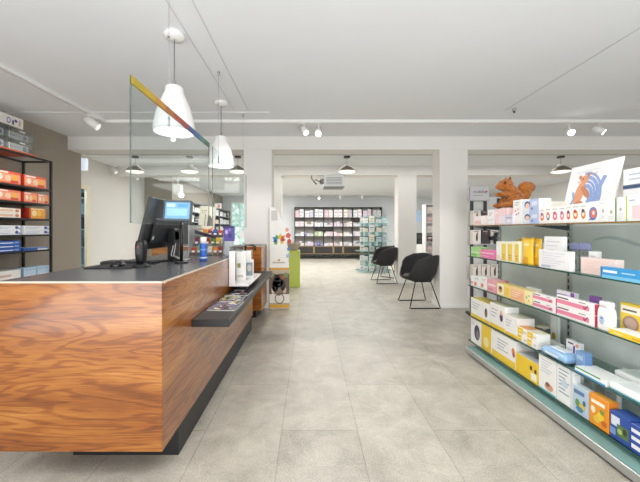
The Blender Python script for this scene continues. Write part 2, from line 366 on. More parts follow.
# ------------------------------------------------------------------ lamps
opal = pm('#e2e2e2', .35, emit=.17)
def pendant(x, y, label):
    t = empty('bell_pendant', label, 'pendant lamp', (x, y, CEIL), group='bell pendants over the counter')
    b = MB(); b.lathe([(0,-.001),(.075,-.001),(.078,-.02),(.07,-.035),(.012,-.042),(0,-.043)], M['whitegloss']); b.cyl((-.03,-.03,-.03),(-.03,-.03,-.045),.01,pm('#777777',.4),n=8); b.build('ceiling_rose', t)
    b = MB(); b.cyl((0,0,-.04),(0,0,-.40), .0045, pm('#77777a', .4), n=8); b.build('cord', t)
    b = MB(); b.lathe([(.008,-.35),(.014,-.36),(.014,-.385),(.022,-.39),(.022,-.41)], M['chrome'], n=16); b.build('fitting', t)
    prof = [(.02,-.402),(.055,-.405),(.066,-.415),(.068,-.45),(.085,-.49),(.115,-.56),(.134,-.63),(.146,-.69),(.150,-.735),(.149,-.755)]
    inn = [(r-.006, z) for r, z in prof[::-1]]
    b = MB(); b.lathe(prof + inn, opal, n=40); b.build('glass_shade', t)
    b = MB(); b.ball((0,0,-.55), .04, pm('#fffaf0', .3, emit=.8)); b.cyl((0,0,-.41),(0,0,-.52),.02,M['white'],n=10); b.build('bulb', t)
    return t
pendant(-1.03, 2.41, 'white opal bell pendant hanging behind the rainbow edged screen, nearer one')
pendant(-1.03, 3.69, 'white opal bell pendant over the counter, farther one')
def dome(x, y, label, white=False):
    t = empty('dome_pendant', label, 'pendant lamp', (x, y, CEIL), group='shallow dome pendants between the beams')
    dk = pm('#e9e9e6', .4) if white else pm('#8a8175', .35, .5)
    b = MB(); b.cyl((0,0,0),(0,0,-.03), .065, pm('#b9b9b6', .4) if white else pm('#4a4743', .4), n=20); b.build('ceiling_rose', t)
    b = MB(); b.cyl((0,0,-.03),(0,0,-.17), .004, dk, n=6); b.build('cord', t)
    b = MB(); b.lathe([(0,-.15),(.04,-.152),(.055,-.17),(.06,-.21)], M['white'], n=24); b.build('cap', t)
    b = MB(); b.lathe([(.05,-.195),(.085,-.21),(.13,-.24),(.165,-.275),(.18,-.305)], dk, n=32); b.build('shade', t)
    b = MB(); b.lathe([(.172,-.300),(.165,-.318),(.12,-.334),(.06,-.342),(0,-.344)], pm('#fffaf0', .4, emit=.8), n=32); b.lathe([(.181,-.300),(.181,-.307),(.172,-.307),(.172,-.300)], dk, n=32); b.build('diffuser', t)
for x, l, w_ in ((-3.42, 'bronze dome pendant hanging in front of the cream recess wall', False), (-2.35, 'white dome pendant hanging between two bronze ones', True), (-1.40, 'bronze dome pendant half hidden by the white pillar', False),
              (.748, 'bronze dome pendant hanging over the aisle', False), (4.96, 'bronze dome pendant above the leaning drawing board', False)):
    dome(x*1.035, 6.42, l, w_)
# track rails
def rail(name, label, p, q, z=CEIL):
    p = Vector(p); q = Vector(q); b = MB(); d = (q-p); L_ = d.length; a = math.atan2(d.y, d.x)
    mt = Matrix.Translation((p.x, p.y, z)) @ Matrix.Rotation(a, 4, 'Z')
    for (y0, y1, z0, z1, m) in ((-.02, .02, -.012, 0, M['white']), (-.02, -.012, -.035, -.012, M['white']), (.012, .02, -.035, -.012, M['white']), (-.012, .012, -.02, -.012, pm('#8d8d8d', .5))):
        b.box(0, L_, y0, y1, z0, z1, m, mtx=mt)
    return tag(b.build(name), label, 'track')
rail('lighting_track', 'white lighting track running along the left side of the ceiling', (-2.79, .5, 0), (-2.79, 4.3, 0))
rail('lighting_track', 'white lighting track crossing the ceiling before the front beam', (-2.79, 4.3, 0), (XR, 4.3, 0))
rail('lighting_track', 'white lighting track across the rear ceiling', (-4.2, 13.0, 0), (3.4, 13.0, 0))
rail('lighting_track', 'short white lighting track beside the cream recess wall', (-4.45, 5.6, 0), (-4.45, 8.6, 0))
def spot(x, y, tgt, label, on, drop=.10, s=1.0):
    t = empty('track_spotlight', label, 'spotlight', (x, y, CEIL-.035), group='white track spotlights')
    b = MB(); b.box(-.02*s, .02*s, -.05*s, .05*s, -.02, 0, M['white'], bev=.002); b.cyl((0,0,-.02),(0,0,-drop), .008, M['white'], n=10); b.build('mount', t)
    d = Vector(tgt).normalized(); c = Vector((0,0,-drop))
    b = MB(); b.cyl(c - d*.07*s, c + d*.07*s, .042*s, M['white'], n=20); b.build('head', t)
    b = MB(); b.cyl(c + d*.0701*s, c + d*.073*s, .037*s, pm('#ffffff', .3, emit=on), n=20); b.build('lens', t)
spot(-.07, 4.3, (.5,-.6,-.8), 'white track spotlight above the aisle, the one tilted to the right', 3)
spot(.13, 4.3, (-.1,-.8,-.75), 'white track spotlight above the aisle, the bright one facing forward', 8, .12)
spot(3.55, 4.3, (-.25,-.9,-.5), 'brightest white track spotlight above the right shelving', 25, .12)
spot(3.95, 4.3, (.6,-.5,-.6), 'white track spotlight right of the brightest one, tilted sideways', 5, .10)
spot(-2.79, 4.05, (.7,.2,-.5), 'white track spotlight where the left tracks meet', .5, .09, 1.2)
spot(-1.86, 4.3, (.3,-.4,-.9), 'white track spotlight seen below the nearer bell pendant', 2, .19, .8)
for i, (x, l) in enumerate(((.41, 'first white spotlight on the rear track, above the black wall shelving'), (1.28, 'middle white spotlight on the rear track'), (2.19, 'last white spotlight on the rear track before the column'))):
    spot(x, 13.0, (0,.7,-.7) if i else (0,-.8,-.6), l, 8 if i == 0 else .6, .12)
spot(-4.45, 7.2, (.6,0,-.8), 'first small white spotlight beside the cream recess wall', .5, .10)
spot(-4.45, 8.1, (.6,0,-.8), 'second small white spotlight beside the cream recess wall', .5, .10)
t = empty('rod_spotlight', 'white box spotlight on a rod over the far left shelving', 'spotlight', (-3.12, 7.5, CEIL))
b = MB(); b.cyl((0,0,0),(0,0,-.42), .012, M['white'], n=10); b.cyl((0,0,0),(0,0,-.03),.05,M['white'],n=16); b.build('rod', t)
b = MB(); b.box(-.09, .09, -.08, .08, -.66, -.42, M['white'], bev=.006); b.build('housing', t)
b = MB(); b.cyl((.10,-.03,-.66),(.10,-.06,-.70),.05,pm('#fffbe8',.3,emit=12),n=16); b.build('lens', t)
# exit sign
t = empty('exit_sign', 'white lit box sign hanging beyond the end of the taupe wall', 'sign', (-4.02, 5.6, 2.52))
b = MB(); b.box(-.075,.075,-.03,.03,-.21,0,pm('#e4eeff',.3,emit=.5),bev=.004); b.build('light_box', t)
b = MB(); b.cyl((0,0,0),(0,0,CEIL-2.52),.008,M['white'],n=8); b.build('rod', t)
# projector hanging from the rear ceiling
t = empty('ceiling_projector', 'grey projector on a ceiling mount over the rear aisle', 'projector', (.58, 7.5, CEIL))
g1 = pm('#c3c6c6', .4); g2 = pm('#7d8080', .4)
b = MB(); b.cyl((0,0,0),(0,0,-.20), .02, M['white'], n=12); b.box(-.1,.1,-.1,.1,-.22,-.20,g1); b.build('mount', t)
b = MB(); b.box(-.24,.24,-.22,.2,-.50,-.22,g1,bev=.015)
for k in range(5): b.box(-.18,.18,-.2215,-.2205,-.30-.035*k,-.285-.035*k,g2)
b.box(-.24,.24,-.215,.2,-.512,-.50,g2); b.build('housing', t)
b = MB(); b.cyl((-.24,-.1,-.36),(-.31,-.1,-.36),.07,g2,n=18); b.cyl((-.31,-.1,-.36),(-.33,-.1,-.36),.05,M['blackplastic'],n=18); b.build('lens', t)
b = MB(); b.tube([(-.33,-.05,-.36),(-.42,-.05,-.31),(-.47,-.05,-.36),(-.40,-.05,-.42),(-.52,-.05,-.28),(-.5,-.05,-.1),(-.45,-.05,0)], .018, pm('#a89a8c',.5), 8); b.build('cable_loop', t)

# ------------------------------------------------------------------ product boxes
def rect(u0,u1,v0,v1,c): return ('r',u0,u1,v0,v1,c)
def ell(u,v,ru,rv,c): return ('e',u,v,ru,rv,c)
def lines(u0,u1,v1,n,c='#9aa0a6',dv=.09,h=.025): return [rect(u0, u0+(u1-u0)*(1-.18*(i%3)), v1-dv*i-h, v1-dv*i, c) for i in range(n)]
def pbox(label, loc, L, d, h, body, gfx=(), top=None, end=None, face='x', name='carton', cat='box', group=None, tilt=0, bev=.0012, rz=0, parent=None, text=None):
    """carton with its printed face toward -X ('x'), -Y ('y') or +X ('w'); loc = middle of its base"""
    b = MB(); bm_ = pm(body, .42)
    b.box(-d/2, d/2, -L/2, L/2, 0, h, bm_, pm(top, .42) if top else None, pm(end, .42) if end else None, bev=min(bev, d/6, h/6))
    x = -d/2 - .0008
    for i, g in enumerate(gfx):
        xx = x - .00025*i
        if g[0] == 'r':
            _, u0, u1, v0, v1, c = g
            b.poly([(xx, L/2-u0*L, v0*h), (xx, L/2-u1*L, v0*h), (xx, L/2-u1*L, v1*h), (xx, L/2-u0*L, v1*h)], pm(c, .42))
        elif g[0] == 'p':
            b.poly([(xx, L/2-u*L, v*h) for u, v in g[1]], pm(g[2], .42))
        else:
            _, u, v, ru, rv, c = g
            b.disc((xx, L/2-u*L, v*h), ru*L, rv*h, (0,-1,0), (0,0,1), pm(c, .42))
    if text:
        s, u, v, size, c = text
        b.text(s, size*h, pm(c, .42), Matrix(((0,0,-1,x-.002),(-1,0,0,L/2-u*L),(0,1,0,v*h),(0,0,0,1))))
    # glued seam of the end flap
    b.box(-d*.3, d*.3, -L/2-.0006, -L/2+.0004, h*.90, h*.905, pm('#b9b6b0', .6))
    rz += {'x':0, 'y':PI/2, 'w':PI}[face]
    o = b.build(name, parent, loc, rz)
    if tilt: o.rotation_euler.rotate_axis('Y', tilt)
    return tag(o, label, cat, group)

# ---- right glass shelving
XF, XBK, YE, YN = 1.655, 1.98, 3.275, 1.20
SH = [1.295, .982, .680, .372, .112]     # tops of the glass shelves
t = empty('glass_shelving', 'long glass shelving with grey back and steel base along the aisle', 'shelving', (XBK, 2.2, 0))
ox, oy = XBK, 2.2
b = MB(); b.box(1.59-ox, XBK+.05-ox, YN-oy, YE-.075-oy, .015, .066, M['steel'], bev=.003); b.box(1.63-ox, XBK-ox, YN-oy, YE-.10-oy, 0, .015, M['black']); b.build('base', t)
b = MB(); b.box(1.597-ox, XBK-ox, YN+.01-oy, YE-.08-oy, .066, .073, pm('#86aaa5', .12, coat=.5)); tag(b.build('base_plate', t), 'teal glass plate on the steel base')
for k, z in enumerate(SH):
    b = MB(); b.box(XF-ox, XBK-.012-ox, YN-oy, YE-oy, z-.008, z, M['shelfglass'])
    b.box(XF-.0015-ox, XF-ox, YN-oy, YE-oy, z-.008, z, pm('#8a6a35', .25) if k == 0 else M['glassedge']); b.box(XF-ox, XBK-.012-ox, YE-oy, YE+.0015-oy, z-.008, z, M['glassedge']); b.build('glass_shelf', t)
bk = pm('#e6eeec', .3)
for y0, y1 in ((2.395, 3.25), (1.55, 2.385), (YN, 1.54)):
    b = MB(); b.box(XBK+.004-ox, XBK+.014-ox, y0-oy, y1-oy, .073, SH[0]-.01, bk)
    if y0 == 1.55:   # pale wavy strip on the panel face
        pts = []
        for i in range(15):
            f = i/14; pts.append((f, 1.075 + .02*math.sin(f*7) - .015*f))
        for i in range(14):
            (f0, a0), (f1, a1) = pts[i], pts[i+1]
            wv = lambda f: .004 + .02*math.sin(PI*min(1, f*1.15)) ** .7
            ya, yb = 2.2-.52*f0-oy, 2.2-.52*f1-oy
            b.poly([(XBK+.003-ox, ya, a0+.1), (XBK+.003-ox, yb, a1+.1), (XBK+.003-ox, yb, a1+.1+wv(f1)), (XBK+.003-ox, ya, a0+.1+wv(f0))], pm('#c3d2d3', .4))
    b.build('back_panel', t)
for y in (3.267, 2.39, 1.545):
    b = MB(); b.box(XBK-.012-ox, XBK+.018-ox, y-.016-oy, y+.016-oy, .07, SH[0]+.02, M['steel'])
    for i in range(24): b.box(XBK-.0128-ox, XBK-.0118-ox, y-.006-oy, y+.006-oy, .10+.05*i, .13+.05*i, M['black'])
    u = b.build('upright', t)
    for z in SH:
        b = MB(); b.prism([(XBK-.012-ox, y-.003-oy, z-.010), (XF+.06-ox, y-.003-oy, z-.010), (XF+.06-ox, y-.003-oy, z-.016), (XBK-.012-ox, y-.003-oy, z-.05)], (0, .006, 0), pm('#454a4a', .4, .4)); b.build('bracket', u)

def S(k, p0, p1, ytop, d, label, body, gfx=(), setback=.012, ybot=None, h=None, lift=0, **kw):
    """put a carton on glass shelf k so that its aisle face spans the two sight lines p0..p1 measured in the photo"""
    xf = XF + setback
    y1 = xf*F/(p0-VX); y0 = xf*F/(p1-VX)
    ym = (y0+y1)/2
    if h is None: h = Z(ytop, ym) - SH[k] - lift
    return pbox(label, (xf + d/2, ym, SH[k] + .0005 + lift), (y1-y0)*.985, d, h, body, gfx, **kw)
W = '#f4f4f2'
on = ' on the top glass shelf'
# shelf 0
S(0,474,486,216,.06,'small white and blush carton at far end'+on, '#f6e9e8', [rect(.05,.6,.1,.5,'#f3c9c6'), rect(.62,.95,.1,.9,W)])
S(0,487.5,494,209.5,.06,'tall plain white carton with pale grey band'+on, W, [rect(0,1,.3,.36,'#d7dadf'), *lines(.2,.8,.8,3)])
S(0,494.8,507.5,208.5,.145,'pale pink carton under the plush squirrel\'s feet', '#f7d5d8', [rect(.35,1,.08,.55,'#efe6ee'), rect(.05,.3,.7,.78,'#f9eef0')], top='#f6dfe2')
S(0,505,512.5,214.5,.035,'lilac grey carton in front of the pink one'+on, '#d9d6e6', [rect(.1,.9,.62,.7,'#9a98ad'), ell(.5,.35,.25,.14,'#f3f1f6')], setback=-.002+.0)
S(0,513,521.5,200,.10,'tall white carton with red dots left of the baby cartons', W, [ell(.3,.55,.09,.04,'#e2574f'), ell(.6,.62,.08,.03,'#e88a3f'), ell(.45,.4,.10,.035,'#d94f55'), ell(.7,.45,.07,.03,'#3f64a8'), *lines(.2,.8,.9,2)])
baby = [rect(.45,1,0,1,'#b9c9ec'), ell(.33,.6,.17,.28,'#2f4478'), ell(.34,.52,.13,.22,'#f1cdb7'), rect(.08,.4,.08,.22,'#e6e9f4'), rect(.6,.92,.5,.8,'#dfe4f6'), ell(.62,.28,.07,.1,'#8a7fc0')]
S(0,522,539,212.5,.09,'pale blue baby carton with child\'s head, lower of two stacked', '#e9eef8', baby)
_h = Z(212.5, 1.667*F/221.5)-SH[0]
S(0,522,539,199.5,.09,'pale blue baby carton with child\'s head, upper of two stacked', '#e9eef8', baby, lift=_h+.001)
swirl = lambda a,c2: [ell(.5,.42,.32,.24,a), ell(.5,.44,.17,.12,'#fbe9dc'), ell(.45,.6,.2,.1,c2), rect(.15,.85,.82,.86,'#b9bcc2')]
row = [(539.5,545,208,'#e2703a','#7a5a9a','orange and violet motif'),(545.4,551,207,'#8f7fa8','#e08a5a','dusky violet motif'),(551.6,558.6,206.5,'#e4709a','#e4508a','pink motif'),(559,565.4,206,'#ea8fa8','#b06a9a','rose pink motif'),
       (565.8,571.4,205,'#e0603a','#7a3f6a','red orange motif'),(571.8,579.4,204,'#e8862a','#c9502a','broad orange motif'),(579.8,587.2,203,'#d98a4a','#5a4a6a','tan orange motif')]
for p0,p1,yt,a,c2,w_ in row:
    S(0,p0,p1,yt,.05,'small white carton with '+w_+', in the top shelf row', '#faf8f5', swirl(a,c2), group='small motif cartons')
S(0,588,598.5,201.5,.05,'white carton with orange swirl in blue strokes'+on, W, [ell(.5,.42,.4,.32,'#6a86c9'), ell(.52,.42,.26,.22,'#e8744a'), ell(.55,.45,.12,.1,'#f7e2d6'), rect(.1,.7,.12,.17,'#4a62a8')])
S(0,599,607.3,200,.06,'white carton with small grey figure beside the orange swirl carton', W, [ell(.5,.5,.12,.09,'#b9b2b0'), *lines(.25,.75,.28,2,'#c9ccd0'), rect(.2,.8,.84,.87,'#c9ccd0')])
S(0,607.8,616.8,198.5,.06,'white carton with dark green right edge'+on, W, [rect(.84,1,0,1,'#3f7a45'), ell(.4,.42,.14,.09,'#b9b7a8'), *lines(.15,.7,.25,2,'#c9ccd0')])
S(0,617.3,627.5,197,.06,'white carton with lime green right edge'+on, W, [rect(.86,1,0,1,'#a8cf4f'), ell(.35,.5,.12,.08,'#b9b7b0'), *lines(.15,.7,.32,3,'#c9ccd0')])
S(0,628.2,642,195,.06,'white carton with pink square, nearest'+on, W, [rect(.3,.9,.1,.6,'#f3cfd6'), rect(.1,.5,.78,.83,'#9bb1d8')])
S(0,646,672,192,.08,'plain white carton just outside the pink square carton', W, [rect(.1,.7,.7,.76,'#b9c3d6')])
# backing boxes behind the row
pbox('long white carton supporting the plush squirrel behind the front row', (1.885, 2.77, SH[0]+.0005), .36, .11, .150, '#efeeec', top='#f1f0ee')
pbox('pale yellow white carton behind the motif row, under the drawing board\'s foot', (1.775, 2.24, SH[0]+.0005), .13, .06, .135, '#f1efe0')
pbox('plain white carton in the second line, left of the yellow white one', (1.84, 2.385, SH[0]+.0005), .12, .12, .165, '#f3f1e6', [rect(.1,.8,.7,.8,'#e9d9a8')])
pbox('big white carton with blue stripe at the near end of top shelf', (1.885, 1.645, SH[0]+.0005), .34, .15, .30, '#f3f3f4', [rect(0,1,.62,.70,'#5f7390'), rect(0,.75,.645,.675,'#2f4666'), *lines(.1,.5,.9,2,'#b9c6dd')], top='#eeeeee')
# leaning drawing board
t = empty('drawing_board', 'leaning white board with painted squirrel and blue brush strokes'+on, 'board', (1.81, 2.082, SH[0]+.004))
Lb, hb, lean = .375, .405, math.atan2(.09, .4)
Rm = Matrix.Rotation(lean, 4, 'Y')
b = MB(); b.box(-.003, .003, -Lb/2, Lb/2, 0, hb, pm('#f6f6f6', .5), mtx=Rm)
bp = pm('#8fa6d8', .5); og = pm('#dd9a72', .5); og2 = pm('#c9805a', .5)
AU = lambda u: .02+u*1.1
AV = lambda v: v*1.05+.10 if v < .8 else v
def stroke(pts, w, m, off):
    pts = [Vector(p) for p in pts]
    for i in range(len(pts)-1):
        p, q = pts[i], pts[i+1]; n = Vector((-(q-p).y, (q-p).x)).normalized()*w
        v = [Rm @ Vector((-.0035-off, Lb/2 - AU(a.x)*Lb, AV(a.y)*hb)) for a in (p-n, q-n, q+n, p+n)]
        b.poly(v, m)
def arc(cx, cy_, rx, ry, a0, a1, n=10): return [(cx+rx*math.cos(math.radians(a0+(a1-a0)*i/n)), cy_+ry*math.sin(math.radians(a0+(a1-a0)*i/n))) for i in range(n+1)]
for r, w in ((.30,.02),(.25,.028),(.20,.02),(.15,.03),(.10,.02)): stroke(arc(.34,.30,r,r*1.35,100,-55), w, bp, .0002+.0003*r)
stroke([(.10,.14),(.16,.30),(.12,.42)], .02, bp, .0004); stroke([(.52,.18),(.60,.45),(.66,.62)], .035, bp, .0005); stroke([(.16,.08),(.2,.22)], .03, bp, .0006); stroke([(.42,.12),(.47,.3)], .03, bp, .0006)
def blob(u, v, ru, rv, m, off, rot=0):
    pts = []
    for i in range(18):
        a = 2*PI*i/18; x_, y_ = ru*math.cos(a), rv*math.sin(a); x2 = x_*math.cos(rot)-y_*math.sin(rot); y2 = x_*math.sin(rot)+y_*math.cos(rot)
        pts.append(Rm @ Vector((-.0035-off, Lb/2-AU(u+x2)*Lb, AV(v+y2)*hb)))
    b.poly(pts, m)
blob(.29,.60,.085,.075,og,.0012,.4); blob(.21,.66,.028,.035,og2,.0013,.5); blob(.36,.68,.028,.035,og2,.0013,-.5)
blob(.25,.38,.085,.20,og,.0011,-.15); blob(.36,.40,.045,.13,og2,.0013,.7); blob(.28,.20,.09,.06,og2,.0012); blob(.215,.57,.03,.03,pm('#f0d9c9',.5),.0015); blob(.27,.62,.012,.014,pm('#4a4a6a',.5),.0016); blob(.20,.575,.01,.008,pm('#4a3a3a',.5),.0018)
stroke([(.44,.66),(.52,.70)], .006, og2, .0016)
for v in (.86, .83): stroke([(.12,v+.03),(.55 if v > .84 else .4, v+.03)], .004, pm('#c4cbd8',.5), .0008)
b.build('board', t)
b = MB(); b.box(.02, .09, -.03, .03, 0, .003, pm('#e4e4e4',.5)); b.prism([(.03,-.03,.003),(.03,.03,.003),(.092,.03,.32),(.092,-.03,.32)], (.003,0,0), pm('#e4e4e4',.5)); b.build('easel_flap', t)

# plush squirrel
fur = bpy.data.materials.new('rust_plush'); fur.use_nodes = True
nt = fur.node_tree; bs = nt.nodes['Principled BSDF']; tc = nt.nodes.new('ShaderNodeTexCoord'); no = nt.nodes.new('ShaderNodeTexNoise'); no.inputs['Scale'].default_value = 45; no.inputs['Detail'].default_value = 5
cr = nt.nodes.new('ShaderNodeValToRGB'); cr.color_ramp.elements[0].position = .3; cr.color_ramp.elements[0].color = lin('#75400f'); cr.color_ramp.elements[1].position = .72; cr.color_ramp.elements[1].color = lin('#b9702c')
nt.links.new(tc.outputs['Object'], no.inputs['Vector']); nt.links.new(no.outputs['Fac'], cr.inputs[0]); nt.links.new(cr.outputs[0], bs.inputs['Base Color']); bs.inputs['Roughness'].default_value = .95; bs.inputs['Sheen Weight'].default_value = .25
bp_ = nt.nodes.new('ShaderNodeBump'); bp_.inputs['Strength'].default_value = .6; bp_.inputs['Distance'].default_value = .01; nt.links.new(no.outputs['Fac'], bp_.inputs['Height']); nt.links.new(bp_.outputs[0], bs.inputs['Normal'])
# profile facing -X; origin at base of haunch
t = empty('plush_squirrel', 'rust orange plush squirrel sitting on the cartons of the top shelf', 'soft toy', (1.80, 2.78, SH[0]+.1515))
b = MB()
RY = lambda a: Matrix.Rotation(math.radians(a), 4, 'Y')
b.ball((.015,0,.075), .082, fur, 3, (1.0,.85,.95))                   # haunch
b.ball((-.02,0,.125), .070, fur, 3, (.95,.85,1.1), RY(-20))          # chest
b.ball((-.07,0,.200), .058, fur, 3, (1.15,.95,.9), RY(-20))          # head
b.ball((-.112,0,.185), .034, fur, 3, (1.2,.95,.85))                  # muzzle
for s in (-1, 1):
    b.ball((-.045,.030*s,.252), .016, fur, 2, (.8,.6,1.5))           # ear
    b.ball((-.085,.040*s,.115), .027, fur, 2, (2.0,.85,.85), RY(12)) # arm
    b.ball((-.02,.058*s,.055), .052, fur, 3, (1.25,.6,1.0))          # thigh
    b.ball((-.095,.050*s,.022), .027, fur, 2, (2.2,.85,.85))         # foot
b.ball((.085,0,.065), .058, fur, 3, (.85,.7,1.2), RY(8))             # tail root
b.ball((.100,0,.135), .062, fur, 3, (.95,.75,1.1), RY(10))
b.ball((.120,0,.180), .062, fur, 3, (1.2,.75,.85))
b.ball((.155,0,.182), .044, fur, 3, (.9,.75,.9))
o = b.build('body', t)
md = o.modifiers.new('r', 'REMESH'); md.mode = 'VOXEL'; md.voxel_size = .006; md.use_smooth_shade = True
md = o.modifiers.new('s', 'SMOOTH'); md.iterations = 4
md = o.modifiers.new('d', 'DISPLACE'); tx = bpy.data.textures.new('fluff', 'CLOUDS'); tx.noise_scale = .012; md.texture = tx; md.strength = .003
for s in (-1, 1):
    b = MB(); b.ball((-.098,.047*s,.214), .0095, M['blackplastic'], 2); b.build('eye', t)
b = MB(); b.ball((-.135,0,.203), .008, pm('#3a2418',.5), 2); b.build('nose', t)

# shelf 1
on = ' on the second glass shelf'
S(1,470.8,480,247,.10,'lime green carton at the far end'+on, '#a9dc8f', [rect(.05,.95,.4,.5,'#e4f6da'), rect(.1,.6,.15,.25,'#6fae5a')], top='#c5ebb0')
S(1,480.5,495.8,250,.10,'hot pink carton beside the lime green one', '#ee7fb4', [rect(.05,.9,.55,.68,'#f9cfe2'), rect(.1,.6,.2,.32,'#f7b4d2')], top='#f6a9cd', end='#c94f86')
S(1,496.2,500,241.5,.05,'slim white tall carton left of the yellow cartons'+on, W, [rect(.1,.9,.1,.3,'#e8e2c9')])
yel = [rect(.25,1,.05,.88,'#f0d25a'), rect(.35,.85,.3,.36,'#d9a93a'), rect(0,.22,.1,.8,'#fdfbf2'), ell(.6,.2,.2,.06,'#e8a53a')]
for p0, p1, w_ in ((500.4,506,'first'),(506.4,512.4,'second'),(513.4,519,'third')):
    S(1,p0,p1,241.5,.05,'white and yellow tall carton, '+w_+' of three'+on, '#fbf6e0', yel, group='white and yellow tall cartons')
def pouch(p0, p1, ytop, setback, label, col, k=1):
    xf = XF+setback; y1 = xf*F/(p0-VX); y0 = xf*F/(p1-VX); ym = (y0+y1)/2; h = Z(ytop, ym)-SH[k]; L_ = y1-y0
    b = MB(); nu, nv = 8, 10; g = {}
    for sgn in (-1, 1):
        for i in range(nu+1):
            for j in range(nv+1):
                u = i/nu; v = j/nv
                th = .022*(1-v**2)*math.sin(PI*u)**.5 + .0015
                wv = 1 - .08*math.sin(PI*v)
                g[sgn,i,j] = b.bm.verts.new((sgn*th, (.5-u)*L_*wv, v*h + (.004*math.sin(u*9) if j == nv else 0)))
    for sgn in (-1, 1):
        for i in range(nu):
            for j in range(nv):
                q = [g[sgn,i,j], g[sgn,i+1,j], g[sgn,i+1,j+1], g[sgn,i,j+1]]
                f = b.bm.faces.new(q if sgn < 0 else q[::-1]); f.smooth = True
                f.material_index = b.mi(pm('#e2a52a' if j < 3 and 1 < i < 6 else ('#fbe9a0' if j in (7,) and 1 < i < 6 else col), .3))
    for j in range(nv):
        for i in (0, nu):
            b.bm.faces.new((g[-1,i,j], g[1,i,j], g[1,i,j+1], g[-1,i,j+1])).material_index = b.mi(pm(col, .3))
    for i in range(nu):
        b.bm.faces.new((g[-1,i,nv], g[1,i,nv], g[1,i+1,nv], g[-1,i+1,nv])).material_index = b.mi(pm(col, .3))
        b.bm.faces.new((g[-1,i,0], g[1,i,0], g[1,i+1,0], g[-1,i+1,0])).material_index = b.mi(pm(col, .3))
    tag(b.build('pouch', None, (xf+.024, ym, SH[k]+.0005)), label, 'pouch', 'yellow pouches')
pouch(519.6,530.5,238,.010,'yellow stand-up pouch next to the third yellow carton','#f2c93a')
pouch(531.4,538.6,238.5,.045,'yellow stand-up pouch half behind the white stack'+on,'#efc23a')
pouch(515.5,524,239.5,.09,'yellow stand-up pouch at the back'+on,'#f4d050')
fnt = [*lines(.12,.85,.85,6,'#cfd4de',.13,.03), rect(.1,.4,.08,.16,'#b9c3da')]
S(1,538.6,570.8,250.5,.03,'low wide white carton with faint print'+on, '#f3f3f6', fnt)
S(1,544,563,236.5,.03,'tall white carton behind the low wide white one', '#f6f6f7', fnt, setback=.055)
S(1,535,543.5,243,.03,'bluish white carton leaning by the yellow pouches'+on, '#e9ecf6', [ell(.3,.3,.15,.08,'#e58a7a'), *lines(.2,.8,.8,3,'#b9c3da')], setback=.09)
for p0, p1, w_ in ((570.4,579.4,'left'),(579.8,590.6,'right')):
    xf = XF+.115; y1 = xf*F/(p0-VX); y0 = xf*F/(p1-VX); ym = (y0+y1)/2; h = Z(243, ym)-SH[1]
    t = empty('blister_bag', 'clear bag with lilac header card, '+w_+'-hand of two behind the blush carton', 'bag', (xf, ym, SH[1]+.0005), group='clear bags with lilac headers')
    L_ = (y1-y0)*.96
    b = MB(); b.box(-.012,.012,-L_/2,L_/2,0,h*.78,M['clear'],bev=.004); b.build('bag', t)
    b = MB(); b.box(-.003,.003,-L_/2,L_/2,h*.74,h,pm('#8d93bd',.5)); b.build('header_card', t)
    b = MB(); b.box(-.008,.008,-L_*.38,L_*.38,.002,h*.55,pm('#cdd3d6',.6),bev=.002); b.box(-.0085,-.008,-L_*.3,L_*.3,h*.25,h*.4,pm('#7d868c',.6)); b.build('contents', t)
S(1,588.5,597,251.5,.03,'small white carton behind the blush carton'+on, '#eef0f1', [rect(.2,.8,.4,.5,'#8fa6b5'), *lines(.2,.8,.8,2)], setback=.097)
S(1,580.5,616,258.5,.048,'wide blush pink carton left of the blue one', '#f2dcd6', [*lines(.1,.6,.82,5,'#e9c2bb',.14,.03), rect(.66,.92,.12,.3,'#e6c9c2')], setback=.042)
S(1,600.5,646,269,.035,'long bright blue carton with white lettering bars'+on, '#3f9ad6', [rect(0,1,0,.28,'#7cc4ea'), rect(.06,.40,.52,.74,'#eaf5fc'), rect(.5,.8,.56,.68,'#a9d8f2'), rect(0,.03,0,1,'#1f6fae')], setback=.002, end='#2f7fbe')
S(1,650,690,262,.06,'white carton beyond the long blue one', W, fnt)
# shelf 2
on = ' on the third glass shelf'
S(2,470.6,473,276,.08,'narrow white carton at the very end'+on, W, [rect(0,1,.2,.5,'#d9b3a8')])
S(2,473.4,480,276.5,.08,'white carton with small coral mark, left of two'+on, W, [rect(.1,.5,.15,.45,'#e58a78'), *lines(.2,.9,.85,2)])
S(2,480.4,486.5,277,.08,'white carton with small coral mark, right of two'+on, W, [rect(.1,.5,.15,.45,'#e58a78'), *lines(.2,.9,.85,2)])
S(2,487,496.6,279.5,.08,'dusty pink carton with white bar'+on, '#e9a9b4', [rect(.1,.9,.5,.64,'#f7e1e4'), rect(.1,.6,.2,.3,'#d97f92')], top='#f0c5cc')
S(2,495.5,506,280,.03,'flat crimson topped carton behind the dusty pink one', '#c86a7c', [rect(.1,.8,.4,.6,'#e9c0c8')], setback=.10, top='#b8526a')
S(2,497,510,284,.07,'pale yellow carton with a small drawn face'+on, '#f6dc86', [rect(.02,.55,.05,.95,'#fbf2d4'), ell(.28,.5,.16,.26,'#d9a078'), ell(.28,.62,.14,.14,'#6a4a3a'), rect(.6,.95,.2,.8,'#f0cf5a')], top='#f4d878')
S(2,510.4,524,288,.07,'salmon and yellow carton beside the drawn face carton', '#f6cf9a', [rect(.05,.95,.15,.75,'#f2b38f'), *lines(.1,.8,.68,3,'#fbe6cf',.17,.06)], top='#f6dc86')
S(2,524.4,532,291,.07,'pale lemon carton with green dots'+on, '#f6ebb0', [ell(.3,.5,.12,.1,'#8fc08a'), ell(.6,.3,.12,.08,'#e9b06a'), ell(.65,.65,.1,.08,'#8fb7d8')], top='#f1e3b0')
